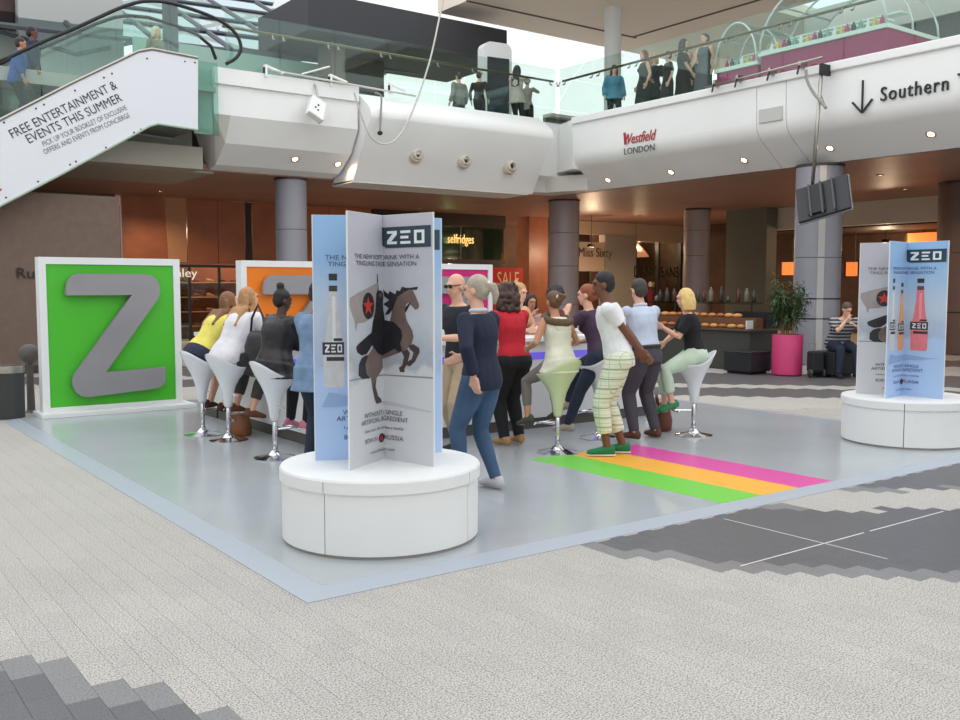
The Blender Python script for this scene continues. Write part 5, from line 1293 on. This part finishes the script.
    if shoe:
        for a_, f in FT:
            u_ = Vector((f.y, -f.x, 0)).normalized().cross(f); r_ = f.cross(u_); base = a_ - u_ * (.085 * S)
            se = [(base + f * (x * S) + u_ * ((z + .005) * S), r_, u_, w * S, q * S) for x, z, w, q in ((-.075, .045, .022, .035), (-.055, .05, .038, .05), (0, .048, .042, .048), (.06, .038, .045, .038), (.12, .03, .047, .03), (.165, .025, .036, .025), (.185, .022, .014, .014))]
            o = MB().loft(se, 14).build('shoe', shoe, t, True)
            if sole: MB().loft([(base + f * (x * S) + u_ * (.008 * S), r_, u_, w * S, .009 * S) for x, w in ((-.078, .02), (-.05, .042), (.05, .047), (.12, .05), (.17, .036), (.188, .012))], 12).build('sole', sole, o)
    # ---- hair
    if hair:
        st, rgb = hair[0], hair[1]; mh = mat('hair_%d_%d_%d' % rgb, rgb, .55, var=(24, .16), bump=(60, .2)); b = MB()
        b.ell(h(0, -.022, .040), (.083 * S, .094 * S, .090 * S), Mh, 16, 10); b.ell(h(0, -.045, -.0), (.079 * S, .072 * S, .085 * S), Mh, 14, 8)
        it = 2
        if st == 'long':
            L = hair[2] if len(hair) > 2 else .3; bk = -fw * .09 * S
            for x in (-.06, -.03, 0, .03, .06): b.tube([h(x, -.07, .04), h(x * 1.15, -.088, -.08), nb + rt * (x * 1.4 * S) - fw * (.085 * S) - sp * (.02), nb + rt * (x * 1.6 * S) - fw * (.12 * S) - sp * L * (1 - abs(x) * 2)], [.03 * S, .036 * S, .038 * S, .018 * S], 8)
            for s_ in (-1, 1): b.tube([h(s_ * .062, .02, .06), h(s_ * .082, 0, -.03), h(s_ * .08, -.02, -.11), nb + rt * (s_ * .08 * S) + fw * .0 - sp * L * .4], [.02 * S, .024 * S, .028 * S, .015 * S], 8)
        if st == 'bob':
            for a in range(-110, 111, 22): b.tube([h(.07 * math.sin(R(a)), -.085 * math.cos(R(a)) - .01, .05), h(.09 * math.sin(R(a)), -.098 * math.cos(R(a)) - .01, -.06), h(.095 * math.sin(R(a)), -.1 * math.cos(R(a)) - .01, -.15)], [.028 * S, .032 * S, .018 * S], 8)
        if st in ('pony', 'bun', 'updo'):
            if st == 'pony': b.tube([h(0, -.105, .04), h(0, -.15, .03), h(0, -.165, -.04), h(0, -.15, -.12)], [.022 * S, .034 * S, .032 * S, .012 * S], 10)
            if st == 'bun': b.ell(h(0, -.05, .15), (.045 * S,) * 3); b.ell(h(0, -.035, .115), (.04 * S,) * 3)
            if st == 'updo':
                for k in range(12): b.ell(h(random.gauss(0, .03), -.105 + random.gauss(0, .018), .03 + random.gauss(0, .035)), (.03 * S,) * 3, n=8, m=6)
        if st == 'curly':
            for k in range(95):
                a = random.uniform(-2.5, 2.5); z = random.uniform(-.19, .1); r = .1 if z > 0 else .108; q = math.sqrt(max(.1, 1 - max(0, z) ** 2 / .017))
                if abs(a) > 1.75 and z < .045: continue
                b.ell(h(r * q * math.sin(a), -r * q * math.cos(a) - .01, z), (random.uniform(.024, .036) * S,) * 3, n=8, m=6)
            it = 1
        if st == 'afro':
            b.ell(h(0, -.03, .04), (.13 * S, .125 * S, .125 * S), Mh)
            for k in range(70):
                d = Vector((random.gauss(0, 1), random.gauss(-.3, 1), random.gauss(.2, .8))).normalized()
                if d.y > .55 and d.z < .5: continue
                b.ell(h(d.x * .12, d.y * .115 - .03, d.z * .115 + .04), (.022 * S,) * 3, n=8, m=5)
            it = 1
        organic(b, 'hair', mh, t, max(.008, voxel * .85), it)
        if st in ('pony', 'updo'):
            c = MB(); c.ell(h(0, -.112, .042), (.03 * S, .016 * S, .03 * S)); c.build('hair_tie', mat('hair_tie', (225, 220, 210), .5), t, True)
    return t
navy = cloth('navy', (30, 36, 58)); jeans = mat('denim_blue', (62, 88, 118), .85, var=(3.5, .22), bump=(12, .3)); dkjeans = mat('denim_dark', (36, 46, 64), .85, var=(5, .2), bump=(14, .3))
black = cloth('black', (24, 24, 27)); white = cloth('white', (230, 230, 232)); greytr = cloth('charcoal', (70, 66, 74)); cream = cloth('cream', (222, 220, 200))
Z0 = PH
# --- in front of the bar
person('grey-blonde ponytailed person in a navy jumper and blue jeans with hand on hip', (2.28, 1.60, Z0), 16, 1.66, 'light', True, 1.04, lean=4, head=(18, -3), lh=(-.23, -.10, .90), le=(-1, -.5, .2), rh=(.12, .30, 1.02), re=(1, -.3, -.6),
       lf=(-.12, .10, .09), rf=(.10, -.06, .09), top=dict(m=navy, sleeve=.93, hem=-.1, loose=.02, name='jumper', collar=cloth('pale_blue', (196, 206, 222))), bottom=dict(m=jeans, name='jeans', loose=.012, waist=.06), shoe=cloth('trainer_grey', (190, 190, 192)), hair=('pony', (172, 160, 142)))
person('bald person in sunglasses, dark polo shirt and beige trousers', (3.12, 3.05, Z0), 96, 1.70, 'light', False, 1.08, lean=6, head=(-2, -10), lh=(-.12, .40, 1.12), rh=(.16, .38, 1.08), lf=(-.1, .16, .09), rf=(.12, -.04, .09),
       top=dict(m=cloth('polo_navy', (34, 36, 46)), sleeve=.34, hem=-.1, loose=.02, name='polo_shirt'), bottom=dict(m=cloth('beige', (176, 156, 128)), loose=.018), shoe=cloth('shoe_dark', (44, 40, 40)), glasses=True)
person('curly-haired person in a red cardigan and black trousers leaning on the bar', (3.78, 3.10, Z0), -2, 1.62, 'light', True, 1.08, lean=9, head=(-25, -6), lh=(-.16, .50, 1.12), rh=(.2, .48, 1.12), le=(-1, -.2, -.6), re=(1, -.2, -.6),
       lf=(-.11, .0, .09), rf=(.10, .04, .09), top=dict(m=cloth('red', (196, 34, 48)), sleeve=.85, hem=-.1, loose=.018, name='cardigan'), bottom=dict(m=black, loose=.022), shoe=cloth('sandal_beige', (176, 138, 92)), hair=('curly', (66, 44, 38)))
person('girl in a cream hooded vest with fur trim on the pale green stool', (3.87, 2.50, Z0), 2, 1.42, 'tan', True, 1.02, hip=.875, lean=10, head=(-10, -6), lh=(-.20, .24, 1.0), rh=(.20, .24, 1.0), le=(-.6, -.6, -.5), re=(.6, -.6, -.5),
       lf=(-.18, .26, .34), rf=(.17, .25, .36), lk=(-.35, 1, .2), rk=(.35, 1, .2), footpitch=15, top=dict(m=cream, sleeve=0, hem=-.1, loose=.03, name='vest', fur=mat('fur_brown', (104, 86, 66), .95, bump=(60, 1.0)), skirt=.1), bottom=dict(m=cloth('grey_leggings', (116, 108, 106)), loose=.006, len=.85), shoe=cloth('shoe_olive', (72, 76, 62)), hair=('updo', (104, 70, 46)))
person('red-haired seated person in dark jeans beside the white-shirted man', (4.80, 2.93, Z0), 22, 1.58, 'light', True, 1.0, hip=.88, lean=16, head=(20, -4), lh=(-.10, .34, 1.32), rh=(.10, .30, 1.0), le=(-.6, .4, -1), re=(.15, -.5, -1),
       lf=(-.2, .28, .14), rf=(.12, .42, .34), lk=(-.4, 1, .3), rk=(.2, 1, .3), footpitch=12, top=dict(m=cloth('plum', (70, 52, 74)), sleeve=.5, hem=-.1, loose=.014, name='top'), bottom=dict(m=dkjeans, loose=.014, name='jeans'), shoe=cloth('shoe_stone', (172, 166, 150)), hair=('updo', (142, 76, 44)))
person('dark-haired man in a white T-shirt, plaid cropped trousers and green trainers', (4.26, 2.11, Z0), 44, 1.73, 'brown', False, .98, lean=13, head=(8, -6), lh=(.06, -.24, .92), rh=(.10, -.28, .90), le=(-1, -.3, 0), re=(1, -.25, 0),
       lf=(-.10, .10, .09), rf=(.09, -.04, .09), top=dict(m=white, sleeve=.33, hem=-.1, loose=.024, name='t_shirt'), bottom=dict(m=plaid_mat('plaid_trousers', (222, 226, 206), (150, 168, 120), (176, 186, 160)), len=.83, loose=.026, name='cropped_trousers'), shoe=cloth('green_trainer', (34, 122, 74)), sole=mat('sole_white', (228, 228, 224), .6), hair=('short', (26, 22, 22)))
person('grey-haired man in a pale blue shirt and charcoal trousers seen from behind', (5.13, 2.60, Z0), -2, 1.66, 'light', False, 1.06, lean=10, head=(-6, -8), lh=(-.06, .46, 1.14), rh=(.16, .48, 1.10), le=(-.15, -.2, -1), re=(.3, -.2, -1),
       lf=(-.13, .02, .09), rf=(.16, .0, .09), top=dict(m=cloth('pale_blue_shirt', (190, 202, 222)), sleeve=.8, hem=.06, loose=.022, name='shirt', collar=cloth('pale_blue_shirt', (190, 202, 222))), bottom=dict(m=greytr, loose=.02, belt=mat('belt_dark', (40, 32, 30), .4)), shoe=mat('brown_suede', (96, 58, 44), .7), hair=('short', (58, 52, 50)))
person('blonde woman in a black top and pale green trousers on a white stool', (5.74, 2.46, Z0), 50, 1.48, 'light', True, 1.04, hip=.875, lean=12, head=(-2, -6), lh=(-.04, .36, 1.16), rh=(.16, .32, .98), le=(-.2, .2, -1), re=(1, -.2, -.3),
       lf=(-.12, .26, .37), rf=(.14, .30, .32), lk=(-.2, 1, .2), rk=(.2, 1, .2), footpitch=20, top=dict(m=black, sleeve=.4, hem=-.03, loose=.012, name='top'), bottom=dict(m=cloth('pale_green', (196, 216, 194)), len=.86, loose=.02), shoe=cloth('sandal_green', (56, 134, 92)), hair=('bob', (222, 190, 122)))
# --- inside and across the bar
person('dark-haired woman facing out from behind the bar with a hand at her mouth', (5.80, 5.34, Z0), 165, 1.48, 'tan', True, .9, lean=6, head=(0, -5), rh=(.06, .24, 1.22), re=(.6, .2, -1), lh=(-.02, .26, 1.05), top=dict(m=cloth('dusty_pink', (190, 150, 146)), sleeve=.4), bottom=dict(m=dkjeans), shoe=black, hair=('long', (34, 26, 26), .2))
person('person with a full dark afro and maroon top behind the bar', (5.70, 4.66, Z0), 20, 1.56, 'dark', True, 1.0, lean=4, top=dict(m=cloth('maroon', (112, 36, 48)), sleeve=.8), bottom=dict(m=black), shoe=black, hair=('afro', (30, 24, 26)))
person('fair-haired bar worker in a peach top behind the curly-haired customer', (5.02, 4.68, Z0), 200, 1.62, 'light', True, .95, lean=8, head=(-10, -8), lh=(-.2, .34, 1.1), rh=(.2, .34, 1.08), top=dict(m=cloth('peach', (224, 176, 138)), sleeve=.4), bottom=dict(m=black), shoe=black, hair=('updo', (190, 150, 96)))
# --- along the side of the bar
person('brown-haired woman in a yellow top leaning forward on her stool', (1.51, 5.64, Z0), -76, 1.66, 'light', True, 1.14, hip=.885, lean=40, head=(-10, 14), lh=(-.12, .70, 1.13), rh=(.02, .66, 1.13), le=(-.8, 0, -.5), re=(.3, 0, -.7),
       lf=(-.15, .22, .33), rf=(.14, .20, .32), lk=(-.2, 1, .2), rk=(.2, 1, .2), footpitch=10, top=dict(m=cloth('yellow', (226, 214, 104)), sleeve=.4, hem=-.03, loose=.016, name='top'), bottom=dict(m=cloth('navy_skirt', (40, 48, 66)), kind='skirt', len=.75, loose=.02, name='skirt'), shoe=cloth('sandal_brown', (70, 44, 36)), hair=('long', (128, 88, 58), .26))
wt = person('long-haired woman in a white top and olive trousers leaning over the bar', (1.59, 5.09, Z0), -74, 1.63, 'light', True, 1.06, hip=.885, lean=30, head=(-12, 8), lh=(-.02, .66, 1.13), rh=(.14, .64, 1.13), le=(-.1, -.1, -1), re=(.3, 0, -1),
       lf=(-.14, .22, .34), rf=(.14, .20, .31), lk=(-.2, 1, .2), rk=(.2, 1, .2), footpitch=10, top=dict(m=cloth('white_top', (222, 220, 226)), sleeve=.42, hem=-.1, loose=.03, name='top'), bottom=dict(m=cloth('olive', (66, 66, 58)), len=.8, loose=.016), shoe=cloth('sandal_tan', (112, 72, 48)), hair=('long', (176, 132, 88), .26))
bj = person('dark-haired person with a top bun and black leather jacket on a stool', (1.57, 3.87, Z0), -80, 1.47, 'dark', True, 1.2, hip=.87, lean=10, head=(-18, -8), lh=(-.10, .54, 1.12), rh=(.08, .36, 1.14), le=(-.4, 0, -1), re=(.1, -.3, -1),
       lf=(-.13, .26, .32), rf=(.13, .26, .32), lk=(-.2, 1, .2), rk=(.2, 1, .2), footpitch=10, top=dict(m=mat('black_leather_jacket', (34, 32, 36), .4, bump=(9, .6)), sleeve=.9, hem=-.1, loose=.035, name='jacket', skirt=.12), bottom=dict(m=black, loose=.014), shoe=cloth('pink_trainer', (206, 130, 150)), sole=mat('sole_white', (228, 228, 224), .6), hair=('bun', (24, 20, 22)))
person('dark-haired person in a denim jacket standing behind the horse poster', (1.66, 3.22, Z0), -62, 1.62, 'brown', True, 1.05, lean=6, head=(0, -6), lh=(-.04, .32, 1.06), rh=(.16, .30, 1.02), le=(-.1, -.3, -1), top=dict(m=mat('denim_pale', (112, 138, 168), .85, var=(6, .25), bump=(14, .4)), sleeve=.9, hem=-.1, loose=.03, name='denim_jacket', skirt=.18), bottom=dict(m=dkjeans, loose=.012, name='jeans'), shoe=black, hair=('short', (28, 24, 24)))
# the black handbag on the white-topped woman's shoulder
hb = thing('handbag', 'black slouchy handbag hanging from the white-topped shoulder', 'bag', (1.78, 4.73, .84), R(-70))
b = MB(); b.loft([(Vector((0, 0, z)), Vector((1, 0, 0)), Vector((0, 1, 0)), rx, ry) for z, rx, ry in ((0, .12, .04), (.04, .17, .075), (.16, .18, .085), (.26, .14, .06), (.32, .1, .02))], 16); b.build('body', mat('bag_black', (30, 30, 34), .45, bump=(8, .6)), hb, True)
MB().tube([(-.1, 0, .3), (-.1, .02, .45), (-.02, .03, .58), (.06, .02, .46), (.1, 0, .3)], .012, 8).build('strap', m_black, hb, True)

# --- resting by the column
person('man in a striped polo shirt sitting on the black bench with head in hand', (BENCH.x + .13, BENCH.y + .16, 0), 150, 1.72, 'light', False, 1.22, hip=.59, lean=30, head=(10, -28), lh=(-.10, .46, .92), rh=(.06, .42, 1.02), le=(-.6, .6, -1), re=(.6, .6, -1),
       lf=(-.16, .42, .09), rf=(.16, .40, .09), lk=(0, .6, 1), rk=(0, .6, 1), top=dict(m=stripe_mat('striped_polo', (70, 72, 78), (176, 176, 178), 16.0, 'Z', .85, .62), sleeve=.4, hem=-.1, loose=.03, name='polo_shirt'), bottom=dict(m=dkjeans, loose=.02, name='jeans'), shoe=black, hair=('short', (92, 78, 66)), voxel=.016)
# --- upper level
def up(label, px, py_top, V=None, U=None, yaw=0, H=1.68, z=5.6, **k):
    q = onV(px, py_top, V) if V is not None else onU(px, py_top, U)
    return person(label, (q.x, q.y, z), yaw, H, voxel=.018, **k)
up('person in a grey jacket seen from behind through the balcony glass', 459, 90, V=16.6, yaw=10, H=1.62, top=dict(m=cloth('grey_jacket', (128, 128, 122)), sleeve=.95, loose=.03, name='jacket'), bottom=dict(m=greytr), shoe=black, hair=('short', (50, 44, 42)))
up('small dark-clad person beside the white totem', 479, 100, V=15.6, yaw=-60, H=1.45, top=dict(m=black, sleeve=.95), bottom=dict(m=black), shoe=black, hair=('short', (40, 34, 32)))
up('long-haired woman in a pink-grey cardigan pointing with a camera', 517, 90, V=15.35, yaw=-62, H=1.70, female=True, skin='tan', rh=(.1, .5, 1.42), lh=(-.05, .52, 1.44), top=dict(m=cloth('pink_grey', (190, 172, 166)), sleeve=.95, loose=.03, name='cardigan', skirt=.15), bottom=dict(m=black), shoe=black, hair=('long', (34, 28, 28), .3))
up('dark-haired companion close behind the woman with the camera', 527, 95, V=16.0, yaw=-60, H=1.62, female=True, skin='tan', rh=(.1, .45, 1.35), top=dict(m=cloth('dusty_grey', (150, 140, 134)), sleeve=.95), bottom=dict(m=black), shoe=black, hair=('short', (40, 32, 30)))
up('brown-haired woman in a blue jacket walking along the balcony', 614, 90, U=15.3, yaw=150, H=1.62, female=True, top=dict(m=cloth('sky_blue', (84, 140, 168)), sleeve=.95, loose=.04, name='jacket', skirt=.1), bottom=dict(m=black), shoe=black, hair=('long', (92, 62, 46), .2), lf=(-.1, .2, .1), rf=(.1, -.2, .1))
for k, (px, lab, hr_, H, kw) in enumerate(((644, 'red-haired woman in a black dress at the balcony', ('long', (122, 56, 34), .15), 1.7, {}), (654, 'strawberry-blonde person in black beside the red-haired woman', ('bob', (212, 148, 84)), 1.72, {}), (668, 'shorter dark-haired woman in black clasping her hands', ('short', (44, 34, 32)), 1.52, {}),
                                         (683, 'tall dark-haired person in black behind the bronze rail', ('bob', (46, 36, 32)), 1.86, {}), (689, 'fair-haired woman in black half hidden by her neighbour', ('updo', (196, 160, 116)), 1.66, {}), (704, 'woman in a sleeveless charcoal dress by the magenta kiosk', ('updo', (84, 60, 50)), 1.72, {}))):
    last = k == 5
    up(lab, px, 70, U=[15.05, 15.5, 15.05, 15.5, 15.95, 15.1][k], yaw=[70, 140, 60, 200, 120, 95][k], H=H, female=True, skin='light', top=dict(m=cloth('charcoal_dress', (88, 88, 96)) if last else black, sleeve=0 if (last or k == 0) else .4, skirt=.5, loose=.02, name='dress'), shoe=black, hair=hr_, rh=(.1, .3, 1.0) if k % 2 else None)
q = onV(15, 110, 15.0)
person('person in a bright blue top riding down the escalator', (1.56, 14.90, 4.50), -100, 1.62, 'tan', False, 1.1, lean=8, lh=(-.2, .3, 1.05), top=dict(m=cloth('royal_blue', (42, 84, 160)), sleeve=.8, loose=.03), bottom=dict(m=black), shoe=black, hair=('short', (50, 42, 40)), voxel=.018)
person('dark-clad person behind the blue top on the escalator', (1.93, 15.36, 4.73), -100, 1.72, 'brown', False, 1.05, top=dict(m=cloth('ink_navy', (38, 44, 70)), sleeve=.9, loose=.03), bottom=dict(m=black), shoe=black, hair=('short', (22, 20, 22)), voxel=.018)
q = onV(156, 30, 17.0)
person('fair-haired person in olive beyond the escalator head', (q.x, 17.0, 5.6), 200, 1.66, 'light', True, 1.0, top=dict(m=cloth('olive_brown', (120, 108, 88)), sleeve=.9), bottom=dict(m=greytr), shoe=black, hair=('bob', (214, 196, 160)), voxel=.018)

# ---------------------------------------------------------------- bake the organic surfaces in one pass
for o, vx, it in REMESH:
    r = o.modifiers.new('remesh', 'REMESH'); r.mode = 'VOXEL'; r.voxel_size = vx; r.use_smooth_shade = True
    s = o.modifiers.new('smooth', 'SMOOTH'); s.factor = .5; s.iterations = it
dg = bpy.context.evaluated_depsgraph_get()
new = [(o, bpy.data.meshes.new_from_object(o.evaluated_get(dg))) for o, _, _ in REMESH]
for o, me in new:
    old = o.data; o.modifiers.clear(); o.data = me
    bpy.data.meshes.remove(old)
